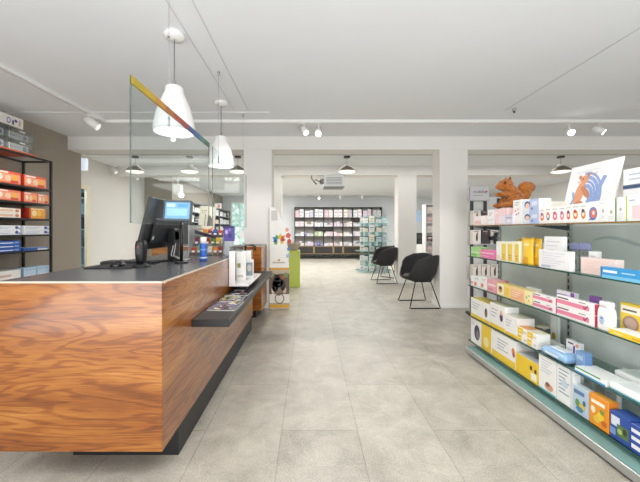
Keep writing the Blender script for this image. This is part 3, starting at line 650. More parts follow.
S(2,526,538,288,.03,'white and mint carton behind the lemon one'+on, '#f1f2ee', [rect(.1,.5,.2,.6,'#b9dcc9')], setback=.10)
pk = [rect(0,.88,.22,.62,'#e78aa4'), rect(.03,.35,.74,.86,'#55555c'), rect(.62,.8,.78,.86,'#9a9aa2'), ('p',((.73,.48),(.755,.36),(.78,.27),(.86,.70),(.845,.72),(.778,.40),(.75,.52)),'#43303c')]
def two(p0, p1, yt, w_):
    xf = XF+.012; y1 = xf*F/(p0-VX); y0 = xf*F/(p1-VX); ym = (y0+y1)/2; h = (Z(yt, ym)-SH[2])/2
    for i, l in enumerate(('lower','upper')):
        pbox(w_+' white carton with pink band and tick, '+l+' of its pair', (xf+.016, ym, SH[2]+.0005+i*(h+.0006)), (y1-y0)*.985, .03, h-.001, '#f7f5f5', pk, end='#c94a64', group='pink banded cartons with ticks')
two(532.6, 555.6, 295, 'farther'); two(556.2, 594.5, 299, 'nearer')
S(2,556.5,574.5,291.5,.03,'white and purple carton behind the nearer pink banded pair', '#efeaf4', [rect(.05,.6,.6,.85,'#8f7fb8'), rect(.8,1,0,1,'#8a5aa8')], setback=.085)
S(2,589,597.5,296.5,.03,'deep purple carton behind the white powder bottle', '#7a4f96', [rect(.1,.9,.6,.7,'#b99ad0')], setback=.075)
# powder bottle
xf = XF+.01; ym = xf*F/(602.0-VX)
t = empty('powder_bottle', 'white powder bottle with blue print on the third glass shelf', 'bottle', (xf+.028, ym, SH[2]+.0005))
def rrect_loft(b, secs, m, n=6):
    rings = []; k = b.mi(m)
    for hx, hy, r, z in secs:
        ring = []
        for (sx, sy, a0) in ((1,1,0),(-1,1,90),(-1,-1,180),(1,-1,270)):
            for i in range(n+1):
                a = math.radians(a0+90*i/n); ring.append(b.bm.verts.new((sx*(hx-r)+r*math.cos(a), sy*(hy-r)+r*math.sin(a), z)))
        rings.append(ring)
    for A, B in zip(rings[:-1], rings[1:]):
        for j in range(len(A)):
            f = b.bm.faces.new((A[j], A[(j+1)%len(A)], B[(j+1)%len(A)], B[j])); f.material_index = k; f.smooth = True
    f = b.bm.faces.new(rings[0][::-1]); f.material_index = k; f = b.bm.faces.new(rings[-1]); f.material_index = k
b = MB(); rrect_loft(b, [(.024,.040,.018,0),(.026,.043,.02,.006),(.026,.043,.02,.095),(.024,.041,.02,.115),(.021,.034,.018,.13)], M['whitegloss'])
b.disc((-.0267,.004,.06), .016, .022, (0,-1,0), (0,0,1), pm('#c4d4ee',.4)); b.disc((-.0269,.004,.068), .009, .007, (0,-1,0), (0,0,1), pm('#6f92cf',.4)); 
for i in range(3): b.poly([(-.027,.014,.05-.008*i),(-.027,-.008,.05-.008*i),(-.027,-.008,.053-.008*i),(-.027,.014,.053-.008*i)], pm('#8fabd8',.4))
b.build('body', t)
b = MB(); rrect_loft(b, [(.022,.035,.018,.13),(.022,.035,.018,.158),(.019,.031,.016,.163)], M['whitegloss']); b.build('cap', t)
S(2,608.5,660,324,.10,'flat yellow carton with white lid lying'+on, '#f2cf3a', [rect(.1,.3,.3,.6,'#f9e9a0'), rect(.5,.75,.3,.6,'#d9a52a')], top='#f5f5f2', h=.028, setback=.0)
o = S(2,620,645,304.5,.04,'yellow carton with brown oval print standing at the back'+on, '#f2d04a', [rect(.05,.9,.66,.92,'#f6f1dc'), rect(.12,.7,.74,.80,'#5a5a6a'), ell(.45,.33,.34,.27,'#a9897a'), ell(.45,.33,.25,.19,'#c0a59a')], setback=.115)
# shelf 3
on = ' on the fourth glass shelf'
yw = [rect(0,1,0,.16,'#f0cd3f'), *lines(.08,.55,.78,3,'#b7bac4',.14,.035)]
S(3,470.8,489,300.5,.14,'white carton with yellow base and dark figure at far end'+on, W, yw+[ell(.86,.5,.07,.22,'#8a6a60'), ell(.86,.64,.05,.10,'#4a3a40')], top='#f2d55a')
S(3,490,505,304.5,.12,'white carton with yellow base and child in dark top'+on, W, yw+[ell(.78,.55,.10,.18,'#4a3f6a'), ell(.78,.72,.07,.10,'#e9b79a')], top='#f4f0da')
S(3,505.4,517.4,316.5,.14,'low white and yellow carton before the paired small cartons'+on, W, yw, top='#f3eddc')
S(3,494,508,303,.05,'flat yellow lidded carton at the back'+on, '#ead25a', [rect(.1,.9,.3,.7,W)], setback=.17, top='#e8cf62')
for (q0,q1) in ((517.6,527),(527.3,537)):
    xf = XF+.012; y1 = xf*F/(q0-VX); y0 = xf*F/(q1-VX); ym = (y0+y1)/2; h = .056
    for i, l in enumerate(('lower','upper')):
        pbox('small yellow and white carton, '+l+' of the '+('farther' if q0 < 520 else 'nearer')+' pair'+on, (xf+.05, ym, SH[3]+.0005+i*(h+.0006)), (y1-y0)*.98, .10, h, '#f5f3ec', [rect(.0,.6 if i else .45,.1,.9,'#f0cb3a'), rect(.65,.95,.3,.6,'#d9d5cf'), rect(.1,.4,.4,.55,'#fae9a0')], top='#f2e7b8' if i == 0 else '#eea45a' if q0 < 520 else '#f4ecd0')
# round clear jars with gold content
for i, (px_, sb, w_) in enumerate(((527, .188, 'farther'), (538, .188, 'nearer'))):
    xf = XF+sb; y = xf*F/(px_-VX)
    t = empty('clear_tub', 'clear round tub with gold contents, '+w_+' of two behind the yellow cartons', 'tub', (xf+.03, y, SH[3]+.0005), group='clear tubs with gold contents')
    b = MB(); b.lathe([(.045,0),(.055,.01),(.058,.06),(.052,.10)], M['clear'], n=24, cap0=True); b.build('wall', t)
    b = MB(); b.lathe([(.0,.003),(.044,.004),(.052,.012),(.053,.05),(0,.052)], pm('#c9a93a' if i else '#b8925a', .35), n=24); b.build('contents', t)
    b = MB(); b.lathe([(0,.112),(.05,.111),(.054,.105),(.054,.098),(0,.098)][::-1], pm('#d9cdb9',.3), n=24); b.build('lid', t)
S(3,550,558,309,.02,'upright clear fronted white pack beside the gold tubs', '#e3ebe8', [rect(.15,.85,.3,.8,'#f4f6f4'), ell(.5,.2,.25,.1,'#cdb04a')], setback=.255)
# soft wipes pack
xf = XF+.01; y1 = xf*F/(540.5-VX); y0 = xf*F/(565-VX)
t = empty('wipes_pack', 'light blue soft wipes pack lying'+on, 'pack', (xf+.06, (y0+y1)/2, SH[3]+.0005)); L_ = y1-y0
b = MB(); rrect_loft(b, [(.048,L_/2-.012,.012,0),(.06,L_/2,.018,.012),(.062,L_/2,.02,.034),(.052,L_/2-.01,.02,.052),(.03,L_/2-.03,.015,.058)], pm('#9cc3ea',.3)); b.build('film', t)
b = MB(); b.box(-.03,.03,-L_*.28,L_*.28,.056,.064,pm('#eef4fa',.3),bev=.004); b.build('flap', t)
b = MB(); b.poly([(-.0628,L_*.3,.018),(-.0628,-L_*.25,.018),(-.0628,-L_*.25,.032),(-.0628,L_*.3,.032)], pm('#e6f0fa',.4)); b.build('printed_band', t)
S(3,541,560,341,.04,'pale cream flat carton behind the blue wipes pack', '#e8e9e4', [rect(.1,.7,.4,.6,'#c9d2d6')], setback=.15)
S(3,565.5,579,341,.03,'white carton with violet ribbon print'+on, '#f6f4f6', [rect(.55,.68,.05,.75,'#6a4a9a'), rect(.5,.85,.1,.25,'#8a6ab8'), rect(.15,.55,.78,.86,'#3a3a42'), ell(.82,.8,.12,.1,'#f0a58a'), *lines(.1,.5,.5,3)], setback=.14, tilt=.05, lift=.004)
S(3,575.5,584.5,352,.05,'small blue carton in front of the violet ribbon carton', '#7ea3cf', [rect(.15,.85,.55,.8,'#a9c4e4')], setback=.055, end='#5f86b8')
S(3,574.5,606,362.5,.13,'long flat white carton with green line and blue edge'+on, '#f3f5f4', [rect(0,1,0,.28,'#3f8fc9'), rect(0,1,.28,.4,'#bfe0ee'), rect(0,.85,.78,1,'#3f9a5a')], top='#f1f3f0', h=.034, setback=.0)
o = bpy.data.objects['carton'] if False else None
for i, (p0, p1, sb, hh, w_) in enumerate(((606.5, 668, .0, .045, 'front'), (612, 680, .165, .05, 'rear'))):
    xf = XF+sb; y1 = xf*F/(p0-VX); y0 = xf*F/(p1-VX); L_ = y1-y0
    t = empty('tissue_pack', 'white film wrapped pack with teal edge, '+w_+' one of two'+on, 'pack', (xf+.075, (y0+y1)/2, SH[3]+.0005), group='white film wrapped packs')
    b = MB(); rrect_loft(b, [(.064,L_/2-.02,.012,0),(.072,L_/2-.006,.016,.010),(.072,L_/2-.004,.016,hh-.008),(.06,L_/2-.02,.014,hh)], pm('#f3f5f5',.3))
    b.poly([(-.0730,L_*.46,.006),(-.0730,-L_*.46,.006),(-.0730,-L_*.46,.014),(-.0730,L_*.46,.014)], pm('#3fa3b8',.4))
    for q in range(4): b.poly([(-.05+.02*q,L_*.35,hh+.0006),(-.05+.02*q,-L_*.1,hh+.0006),(-.044+.02*q,-L_*.1,hh+.0006),(-.044+.02*q,L_*.35,hh+.0006)], pm('#c9d6da',.4))
    b.build('film', t)
    b = MB(); b.prism([(-.05,L_/2-.022,.004),(.05,L_/2-.022,.004),(.0,L_/2+.008,hh*.5)], (0,0,hh*.5), pm('#e9edee',.35)); b.build('folded_end', t)
# shelf 4
on = ' on the lowest glass shelf'
S(4,470.8,491.5,319.5,.15,'white and yellow carton with photo of a dark blue brace'+on, W, h=.238, gfx= [rect(.55,1,0,1,'#f0cd3f'), ell(.33,.5,.14,.32,'#3a3f5e'), ell(.36,.42,.07,.20,'#8a7f90'), rect(.05,.2,.75,.9,'#e2e2e6'), ell(.78,.35,.12,.2,'#f7e7a8')], top='#e9c84a')
S(4,492,515.4,335,.16,'white and yellow carton with printed lines'+on, W, [rect(0,1,0,.26,'#f0cd3f'), *lines(.25,.72,.78,4,'#a9acb8',.11,.03), ell(.93,.62,.06,.12,'#e08a4a'), ell(.95,.5,.045,.08,'#a83a3a')], top='#d8cfae')
S(4,515.8,538,358,.17,'yellow carton with grey top and dark squares'+on, '#f1cb35', [rect(.7,.95,.1,.45,'#f7f3df'), rect(.66,.76,.55,.75,'#4a463e'), rect(.86,.95,.5,.68,'#4a463e')], top='#c9cdd2')
S(4,538.6,556,357,.04,'tall white carton with a baby photo'+on, W, [*lines(.15,.8,.88,5,'#b9cadb',.08,.02), ell(.62,.18,.24,.10,'#dba489'), ell(.55,.24,.12,.06,'#8a5a4a'), rect(0,1,0,.05,'#6fc0c4')])
S(4,556.5,573,367,.05,'tall white carton with grey blue lettering beside the baby photo one', '#f1f3f4', [*lines(.15,.8,.9,7,'#8fa3b3',.1,.03), ell(.5,.55,.22,.10,'#c9dae6'), rect(.88,1,0,1,'#d8dcdf')])
S(4,562,581,365,.02,'wedge shaped grey white pack behind the tall white cartons', '#dfe3e3', lines(.2,.8,.85,4,'#9fb0b8'), setback=.10)
S(4,573.2,588.4,388,.05,'pale blue carton with plant print left of the orange carton', '#b9cfe2', [rect(.05,.75,.72,.86,'#5f7fae'), ell(.3,.4,.16,.14,'#6a9a5a'), ell(.6,.32,.2,.13,'#d9c24a'), ell(.45,.2,.25,.1,'#4f86b0'), ell(.75,.5,.1,.1,'#3f6a8f')], top='#dfe9f0', end='#c9d9e6')
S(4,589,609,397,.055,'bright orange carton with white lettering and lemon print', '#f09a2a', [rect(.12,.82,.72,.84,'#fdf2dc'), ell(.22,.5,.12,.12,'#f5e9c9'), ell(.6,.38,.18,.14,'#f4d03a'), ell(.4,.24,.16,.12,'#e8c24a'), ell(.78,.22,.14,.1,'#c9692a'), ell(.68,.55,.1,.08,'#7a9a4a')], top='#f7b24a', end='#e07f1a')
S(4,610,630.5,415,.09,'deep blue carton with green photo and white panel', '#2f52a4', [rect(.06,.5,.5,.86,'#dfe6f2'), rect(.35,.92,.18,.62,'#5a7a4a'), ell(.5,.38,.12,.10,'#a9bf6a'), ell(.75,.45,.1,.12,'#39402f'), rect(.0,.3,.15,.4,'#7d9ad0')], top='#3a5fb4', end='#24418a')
S(4,630.8,668,433,.08,'blue and white striped carton nearest on the lowest shelf', '#f2f4f8', [rect(0,1,.84,1,'#2f52a4'), rect(0,1,.56,.70,'#2f52a4'), rect(0,1,.28,.42,'#2f52a4'), rect(0,1,0,.12,'#2f52a4')], top='#3a5fb4')
S(4,582,593,377,.03,'small clear pack with grey label behind the plant print carton', '#cfd6d6', [rect(.2,.8,.2,.75,'#eef1f0'), ell(.5,.5,.15,.15,'#8f9aa0')], setback=.15)
S(4,594,604,383,.04,'small grey green pack at the back of the lowest shelf', '#b9c7c4', [rect(.15,.6,.3,.7,'#dde5e3')], setback=.17)
S(4,604.5,617,385,.03,'upright pale grey pack at the back behind the orange carton', '#cdd6d6', [ell(.3,.5,.1,.06,'#7f9094'), *lines(.2,.7,.85,3,'#9aa9ad')], setback=.15)

# ------------------------------------------------------------------ display stand behind the far end of the glass shelving
t = empty('brace_stand', 'grey header display stand beyond the far end of glass shelving', 'display stand', (2.62, 4.70, 0))
gp = pm('#c9c9cb', .45)
b = MB(); b.box(-.26,.26,.0,.012,.15,1.74,pm('#d4d4d2',.5)); b.build('back_panel', t)
b = MB(); b.box(-.27,.05,-.05,-.02,1.68,1.90,gp,bev=.012); b.box(-.255,-.245,-.0515,-.0505,1.70,1.88,pm('#7f7f84',.5))
b.text('mobilis', .065, pm('#5b5b66',.5), Matrix.Translation((-.105,-.0512,1.815)) @ Matrix.Rotation(PI/2,4,'X'))
b.box(-.20,-.05,-.0515,-.0505,1.755,1.762,pm('#8a8a94',.5)); b.disc((.0,-.0515,1.815),.014,.018,(1,0,0),(0,0,1),pm('#c04a4a',.5)); b.build('header', t)
for x in (-.2, .0, .2):
    b = MB(); b.box(x-.018,x+.018,-.03,0,0,1.72,pm('#3a3a3c',.4)); b.build('post', t)
b = MB(); b.box(-.27,.27,-.22,.03,0,.04,pm('#4a4a4c',.4),bev=.004); b.build('foot', t)
for z in (.55, 1.05, 1.33):
    b = MB(); b.box(-.26,.26,-.2,0,z-.012,z,pm('#b5b5b5',.3)); b.build('shelf', t)
k = 0
rowname = {1.33:'top', 1.05:'middle', .55:'lowest'}
posn = ('first','second','third','fourth')
for z in (1.33, 1.05, .55):
    for i in range(4):
        x = -.195+.13*i
        pbox('cream brace box with dark figure, %s along the %s shelf of the brace stand' % (posn[i], rowname[z]), (2.62+x, 4.59, z+.0005), .115, .08, .20, '#e6dfd6' if i%2 == 0 or z < 1 else '#3e3c3f', [ell(.5,.45,.13,.28,'#4a3a36'), ell(.55,.72,.09,.10,'#8a4a42'), rect(.1,.7,.86,.93,'#9a9490')], face='y', group='brace boxes on the stand', bev=0)
# black brace standing on the middle shelf
b = MB(); b.prism([(-.10,0,.06),(-.045,0,.05),(-.035,0,0),(.04,0,0),(.045,0,.055),(.11,0,.065),(.12,0,.11),(.05,0,.12),(.045,0,.17),(-.03,0,.165),(-.04,0,.115),(-.11,0,.105)], (0,.035,0), M['black'])
b.poly([(-.03,-.0006,.07),(.03,-.0006,.07),(.03,-.0006,.10),(-.03,-.0006,.10)], pm('#4a4d55',.5))
tag(b.build('knee_brace', None, (2.70, 4.505, 1.0505)), 'black strapped knee brace standing on the middle shelf of the brace stand', 'brace')

# ------------------------------------------------------------------ tub chairs
def make_chair():
    t = empty('tub_chair', '', 'chair')
    b = MB(); n = 56; nv = 8; k = b.mi(pm('#2c2b2d', .75)); rings = []
    def hz(a):     # rim height by angle from the back
        d = abs(a)
        P = [(0,.80),(22,.825),(52,.85),(80,.838),(104,.785),(118,.735),(132,.61),(146,.515),(180,.470)]
        for (a0,h0),(a1,h1) in zip(P[:-1],P[1:]):
            if d <= a1:
                f = (d-a0)/(a1-a0); f = f*f*(3-2*f); return h0+(h1-h0)*f
    for j in range(nv+1):
        v = j/nv; ring = []
        for i in range(n):
            a = -180+360*i/n; ar = math.radians(a); c, s_ = math.cos(ar), math.sin(ar)
            e = .82
            ex = math.copysign(abs(c)**e, c); ey = math.copysign(abs(s_)**e, s_)
            f = .70 + .30*(1-(1-v)**2.2)
            top = hz(a); z = .425 + (top-.425)*v
            back = max(0, c)*(v**1.2)*.03
            ring.append(b.bm.verts.new((ex*.285*f+back, ey*.335*f, z)))
        rings.append(ring)
    for A, B in zip(rings[:-1], rings[1:]):
        for i in range(n):
            f = b.bm.faces.new((A[i], A[(i+1)%n], B[(i+1)%n], B[i])); f.material_index = k; f.smooth = True
    f = b.bm.faces.new(rings[0][::-1]); f.material_index = k
    o = b.build('shell', t); md = o.modifiers.new('t','SOLIDIFY'); md.thickness = .03; md.offset = -1
    b = MB(); kk = pm('#7b6f6b', .8)
    rrect_loft(b, [(.17,.19,.1,.447),(.205,.225,.12,.462),(.212,.232,.12,.490),(.185,.205,.1,.503)], kk); tag(b.build('seat_pad', t), 'taupe seat pad')
    for s_ in (-1, 1):
        y0, y1 = .20*s_, .29*s_
        pts = [(-.12,y0,.43),(-.13,y0*1.05,.40),(-.235,y1*.99,.04),(-.25,y1,.016),(-.225,y1,.009),(.225,y1,.009),(.25,y1,.016),(.235,y1*.99,.04),(.13,y0*1.05,.40),(.12,y0,.43)]
        b = MB(); b.tube(pts, .0085, M['blackmetal'], 10); b.build('sled_leg', t)
    b = MB(); b.box(-.14,.14,-.21,.21,.408,.426,M['blackmetal']); b.build('under_frame', t)
    return t
ch = make_chair(); ch.location = (1.83, 5.28, 0); ch['label'] = 'black tub chair with sled base against the front column, nearer'; ch.rotation_euler.z = .03
c2 = copy_tree(ch); c2.location = (1.80, 7.58, 0); c2.rotation_euler.z = .02; c2['label'] = 'black tub chair with sled base farther down the aisle'
c3 = copy_tree(ch); c3.location = (2.30, 8.45, 0); c3.rotation_euler.z = -.9; c3['label'] = 'black chair mostly hidden behind the farther tub chair'
for c in (ch, c2, c3): c['group'] = 'black tub chairs'

# ------------------------------------------------------------------ black rack at the left wall
t = empty('black_rack', 'black metal rack of boxes standing against the taupe wall', 'rack', (-3.68, 3.6, 0)); rx, ry = -3.68, 3.6
RB, RFx, RY0, RY1 = -3.86, -3.49, 2.7, 4.26
LEV = [Z(y, 4.26) for y in (190, 204.5, 219.3, 234.3, 249, 278)] + [.35]
bm_ = M['blackmetal']
for yy in (RY0, 3.47, RY1):
    for xx in (RB, RFx):
        b = MB(); b.box(xx-.012-rx, xx+.012-rx, yy-.012-ry, yy+.012-ry, 0, 2.18, bm_); b.build('upright', t)
b = MB()
for xx in (RB, RFx): b.box(xx-.011-rx, xx+.011-rx, RY0-ry, RY1-ry, 2.158, 2.18, bm_)
for yy in (RY0, 3.47, RY1): b.box(RB-rx, RFx-rx, yy-.011-ry, yy+.011-ry, 2.158, 2.18, bm_)
b.build('top_frame', t)
for z in LEV:
    b = MB(); b.box(RB+.012-rx, RFx+.011-rx, RY0+.012-ry, RY1+.005-ry, z-.022, z, bm_); b.build('shelf', t)
b = MB(); b.box(RB-.002-rx, RB+.002-rx, RY0-ry, 3.86-ry, .1, 2.15, pm('#2a2a2c',.6)); b.build('back_panel', t)
def R(lev, y0, y1, h, d, label, body, gfx=(), lift=0, **kw):
    return pbox(label, (RFx-.012-d/2, (y0+y1)/2, LEV[lev]+.0005+lift), (y1-y0)*.98, d, h, body, gfx, face='w', bev=.001, **kw)
org = [rect(.02,.98,.12,.8,'#f2a07a'), ell(.2,.5,.1,.25,'#f9e2d0'), ell(.5,.45,.12,.25,'#f6c9a8'), ell(.75,.5,.1,.28,'#f3b23f'), rect(.05,.5,.84,.95,'#fbeee6'), rect(.6,.9,.1,.3,'#d9503a')]
wb = [ell(.84,.55,.07,.34,'#3f5fae'), rect(.05,.6,.55,.7,'#c9d2e6'), rect(.05,.5,.25,.36,'#b8c6e2'), rect(.9,.98,.2,.5,'#7d9ad0')]
rr = ('top','second','third','fourth','fifth','bottom visible')
def lab(desc, lev, where): return desc + ', ' + where + ', ' + rr[lev] + ' black rack shelf'
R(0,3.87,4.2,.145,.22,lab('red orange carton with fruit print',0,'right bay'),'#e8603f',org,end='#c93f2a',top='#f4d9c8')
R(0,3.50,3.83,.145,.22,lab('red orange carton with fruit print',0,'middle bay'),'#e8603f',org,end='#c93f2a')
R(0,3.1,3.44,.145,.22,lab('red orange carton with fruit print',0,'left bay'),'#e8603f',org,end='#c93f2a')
R(1,3.87,4.06,.125,.2,lab('peach orange carton with fruit print',1,'left in right bay'),'#ee7a5a',org,end='#d9503a')
R(1,4.065,4.24,.12,.2,lab('coral pink carton',1,'right in right bay'),'#f09a8a',org,end='#d9605a')
R(1,3.5,3.83,.125,.2,lab('peach orange carton with fruit print',1,'middle bay'),'#ee7a5a',org,end='#d9503a')
R(1,3.1,3.44,.125,.2,lab('peach orange carton with fruit print',1,'left bay'),'#ee7a5a',org)
R(2,3.94,4.19,.135,.2,lab('amber orange carton with a red end',2,'right bay'),'#f0a23a',[ell(.3,.5,.15,.3,'#f7d9a0'), ell(.6,.5,.13,.3,'#f2c24a'), rect(0,.08,0,1,'#a83020'), rect(.1,.9,.85,.95,'#fbe6c0')],end='#a83020')
for i, (y0, y1, w_) in enumerate(((3.5,3.83,'middle bay'),(3.12,3.45,'left bay'))):
    for q in range(2): R(2,y0,y1,.055,.2,lab('white carton with warm print, '+('upper','lower')[1-q],2,w_),'#f2ebe2',[rect(.05,.7,.3,.7,'#e9c2a0'), ell(.85,.5,.08,.35,'#d98a5a')],lift=q*.0562)
for i, (y0, y1, w_) in enumerate(((3.87,4.25,'right bay'),(3.50,3.83,'middle bay'),(3.09,3.44,'left bay'))):
    for q in range(2): R(3,y0,y1,.055,.2,lab('white carton with blue mark, '+('lower','upper')[q],3,w_),'#f1f3f6',wb,lift=q*.0562)
R(4,3.87,4.22,.035,.2,lab('flat blue and white carton',4,'right bay'),'#5f8fd0',[rect(0,.55,0,1,'#2f5fae'), rect(.55,1,0,.5,'#e9eef6')],top='#d9e6f4',end='#2f5fae')
for q in range(3): R(4,3.5,3.83,.042,.2,lab('royal blue carton, '+('lowest','middle','topmost')[q]+' of three',4,'middle bay'),'#2f5fb4',[rect(.1,.7,.3,.55,'#dfe8f6'), rect(.75,.92,.3,.7,'#7ea6de')],end='#e4eaf4',lift=q*.0435)
R(4,3.12,3.45,.125,.2,lab('royal blue deep carton',4,'left bay'),'#2f5fb4',[rect(.1,.7,.3,.55,'#dfe8f6')])
for i, (y0, y1, w_) in enumerate(((3.87,4.05,'left'),(4.06,4.25,'right'))): R(5,y0,y1,.175,.15,lab('upright pale blue carton',5,w_+' in right bay'),'#c3dcf0',[rect(.08,.92,.84,.9,'#8fb8dc'), rect(.1,.8,.15,.5,'#dcebf7')],end='#9cc0e0')
R(5,3.52,3.83,.17,.2,lab('white carton with red block',5,'middle bay'),'#f1efec',[rect(0,1,0,.42,'#d9523a'), rect(.1,.6,.6,.75,'#d9b9b0')],end='#c93a2a')
R(5,3.12,3.44,.17,.2,lab('red carton with white label',5,'left bay'),'#d9523a',[rect(.1,.9,.4,.8,'#f2e9e4')])
# things on top of the rack
t = empty('drawer_box', 'clear plastic drawer box with white packs atop the black rack', 'drawer box', (-3.66, 3.66, 2.181))
b = MB(); b.box(-.18,.19,-.35,.35,0,.015,pm('#b5532f',.4)); tag(b.build('tray', t), 'orange red tray under the drawer box')
b = MB()
for x0,x1,y0,y1,z0,z1 in ((-.17,.18,-.33,.33,.015,.02),(-.17,.18,-.33,.33,.15,.155),(-.17,.18,-.33,.33,.285,.29),(-.17,.18,.325,.33,.02,.285),(-.17,.18,-.33,-.325,.02,.285),(-.17,.18,-.01,-.005,.02,.285),(-.17,-.165,-.325,.325,.02,.285)): b.box(x0,x1,y0,y1,z0,z1,M['clear'])
b.build('housing', t)
for y in (-.1675, .1575):
    for z in (.022, .157):
        b = MB(); b.box(.175,.18,y-.15,y+.15,z,z+.12,M['clear']); dr = b.build('drawer', t)
        b = MB(); b.box(.18,.195,y-.03,y+.03,z+.09,z+.10,pm('#d9dde0',.3)); b.build('handle', dr)
b = MB(); b.box(-.16,.17,-.335,-.331,.02,.29,pm('#6a6d70',.4)); b.build('side_panel', t)
kk = 0
for y, wy in ((-.165,'left'), (.155,'right')):
    for z, wz in ((.0205,'lower'), (.1555,'upper')):
        pbox('white pack with blue logo inside the %s %s compartment of drawer box' % (wz, wy), (-3.66+.06, 3.66+y, 2.181+z), .27, .16, .085, '#eef0f3', [ell(.82,.5,.1,.35,'#3f55a0'), rect(.05,.6,.4,.6,'#b9c3dd')], face='w', group='packs inside the drawer box')
pbox('white carton with blue swirl lying on the clear drawer box', (-3.66, 3.62, 2.181+.2905), .5, .3, .13, '#eeeae6', [ell(.62,.5,.05,.28,'#6a74a0'), ell(.62,.5,.03,.18,'#e9e4e2'), ell(.73,.42,.025,.25,'#39406f'), ell(.80,.62,.04,.14,'#4a5590'), ell(.90,.5,.03,.3,'#cdb4a6'), rect(.05,.4,.3,.5,'#ddd2cb'), rect(.05,.3,.65,.75,'#c9c4cc')], face='w')

# ------------------------------------------------------------------ till things on the counter
t = empty('till_monitor', 'large black till monitor seen from behind on the counter', 'monitor', (-1.205, 2.50, 1.0005))
a = math.radians(13)
mt = Matrix.Translation((0,0,.11)) @ Matrix.Rotation(math.radians(14),4,'Y')
b = MB(); b.box(-.012,.02,-.30,.30,0,.385,M['blackplastic'],bev=.006,mtx=mt); b.box(.02,.036,-.20,.20,.05,.24,pm('#232427',.4),bev=.012,mtx=mt)
b.box(.0362,.037,-.285+.09,-.26+.09,.03+.05,.055+.05,pm('#c9cdd0',.4),mtx=mt); b.build('housing', t)
b = MB(); b.box(-.0135,-.0125,-.285,.285,.02,.37,pm('#3a4a5a',.15),mtx=mt); b.build('screen', t)
b = MB(); b.box(-.02,.14,-.02,.20,0,.012,M['blackplastic'],bev=.004); b.box(.06,.12,.04,.14,.012,.26,M['blackplastic'],bev=.008); b.box(.05,.12,.05,.13,.17,.235,M['blackplastic']); b.build('stand', t)
b = MB()
for q, (dx, dz) in enumerate(((0,.0),(.02,.012),(.04,.02))):
    b.tube([(.09+dx,.04,.10+dz*2),(.10+dx,-.02,.05),(.12+dx,.02,.03),(.13+dx,.04,.018),(.16+dx,.08,.009),(.20,.12+dx,.008)], .004, pm('#c9c9c9' if q else '#222222',.4), 6)
b.build('cable', t)
t = empty('customer_display', 'small customer display with blue screen on a pole beside the till monitor', 'display', (-.968, 2.34, 1.0005))
b = MB(); b.cyl((0,.05,0),(0,.05,.36),.012,M['blackplastic'],n=12); b.cyl((0,.05,0),(0,.05,.012),.05,M['blackplastic'],n=20); b.build('pole', t)
mt = Matrix.Translation((-.01,0,.325)) @ Matrix.Rotation(math.radians(-10),4,'X') @ Matrix.Rotation(math.radians(6),4,'Z')
b = MB(); b.box(-.11,.10,-.005,.03,-.01,.15,pm('#55595e',.35),bev=.005,mtx=mt); b.build('housing', t)
b = MB(); b.box(-.09,.085,-.0065,-.0055,.008,.132,pm('#7db4e4',.3,emit=.2),mtx=mt)
for x0,x1,z0,z1,c in ((-.08,-.02,.095,.122,'#c9e2f5'),(-.08,.07,.03,.085,'#a3d0f0'),(-.0,.07,.095,.122,'#5fa0d8')): b.box(x0,x1,-.0072,-.0066,z0,z1,pm(c,.3,emit=.2),mtx=mt)
b.build('screen', t)
t = empty('handheld_scanner', 'black handheld scanner standing in its cradle beside the mouse', 'scanner', (-1.135, 2.13, 1.0005))
b = MB(); b.lathe([(0,0),(.058,0),(.058,.008),(.03,.022),(.022,.03)], M['blackplastic'], n=24); b.build('cradle', t)
b = MB(); rrect_loft(b, [(.022,.03,.015,.022),(.028,.034,.02,.05),(.031,.036,.022,.10),(.031,.036,.022,.15),(.027,.032,.02,.172),(.016,.02,.012,.182)], M['blackplastic']); b.build('body', t)
b = MB(); b.box(-.012,.012,-.0385,-.036,.085,.155,pm('#3c3c40',.25),bev=.003); b.disc((.0,-.0392,.135),.006,.01,(1,0,0),(0,0,1),pm('#8f2f2f',.3)); b.build('keypad', t)
b = MB(); rrect_loft(b, [(.15,.15,.01,0),(.15,.15,.01,.006)], pm('#232428',.6)); tag(b.build('desk_mat', None, (-1.30, 2.17, 1.0005)), 'black desk mat under the mouse on the slate counter top', 'mat')
b = MB(); b.box(-.19,.19,-.07,.07,0,.018,pm('#1f2023',.4),bev=.004)
for r in range(4):
    for c in range(12): b.box(-.18+c*.03,-.155+c*.03,-.06+r*.03,-.035+r*.03,.018,.022,pm('#2d2e32',.4))
tag(b.build('keyboard', None, (-1.33, 2.36, 1.0005), 0.05), 'black keyboard lying behind the mouse on the counter', 'keyboard')
b = MB(); b.ball((0,0,.0), .05, M['blackplastic'], 3, (.85,1.2,.75))
bmesh.ops.bisect_plane(b.bm, geom=b.bm.verts[:]+b.bm.edges[:]+b.bm.faces[:], plane_co=(0,0,0), plane_no=(0,0,-1), clear_outer=True)
bmesh.ops.edgeloop_fill(b.bm, edges=[e for e in b.bm.edges if e.is_boundary])
o = tag(empty('computer_mouse', '', ''), 'black computer mouse on the desk mat', 'mouse'); o.location = (-1.285, 2.12, 1.007)
b.build('body', o)
b = MB(); b.cyl((-.004,.03,.034),(.004,.03,.034),.008,pm('#55565a',.4),n=12); b.build('scroll_wheel', o)
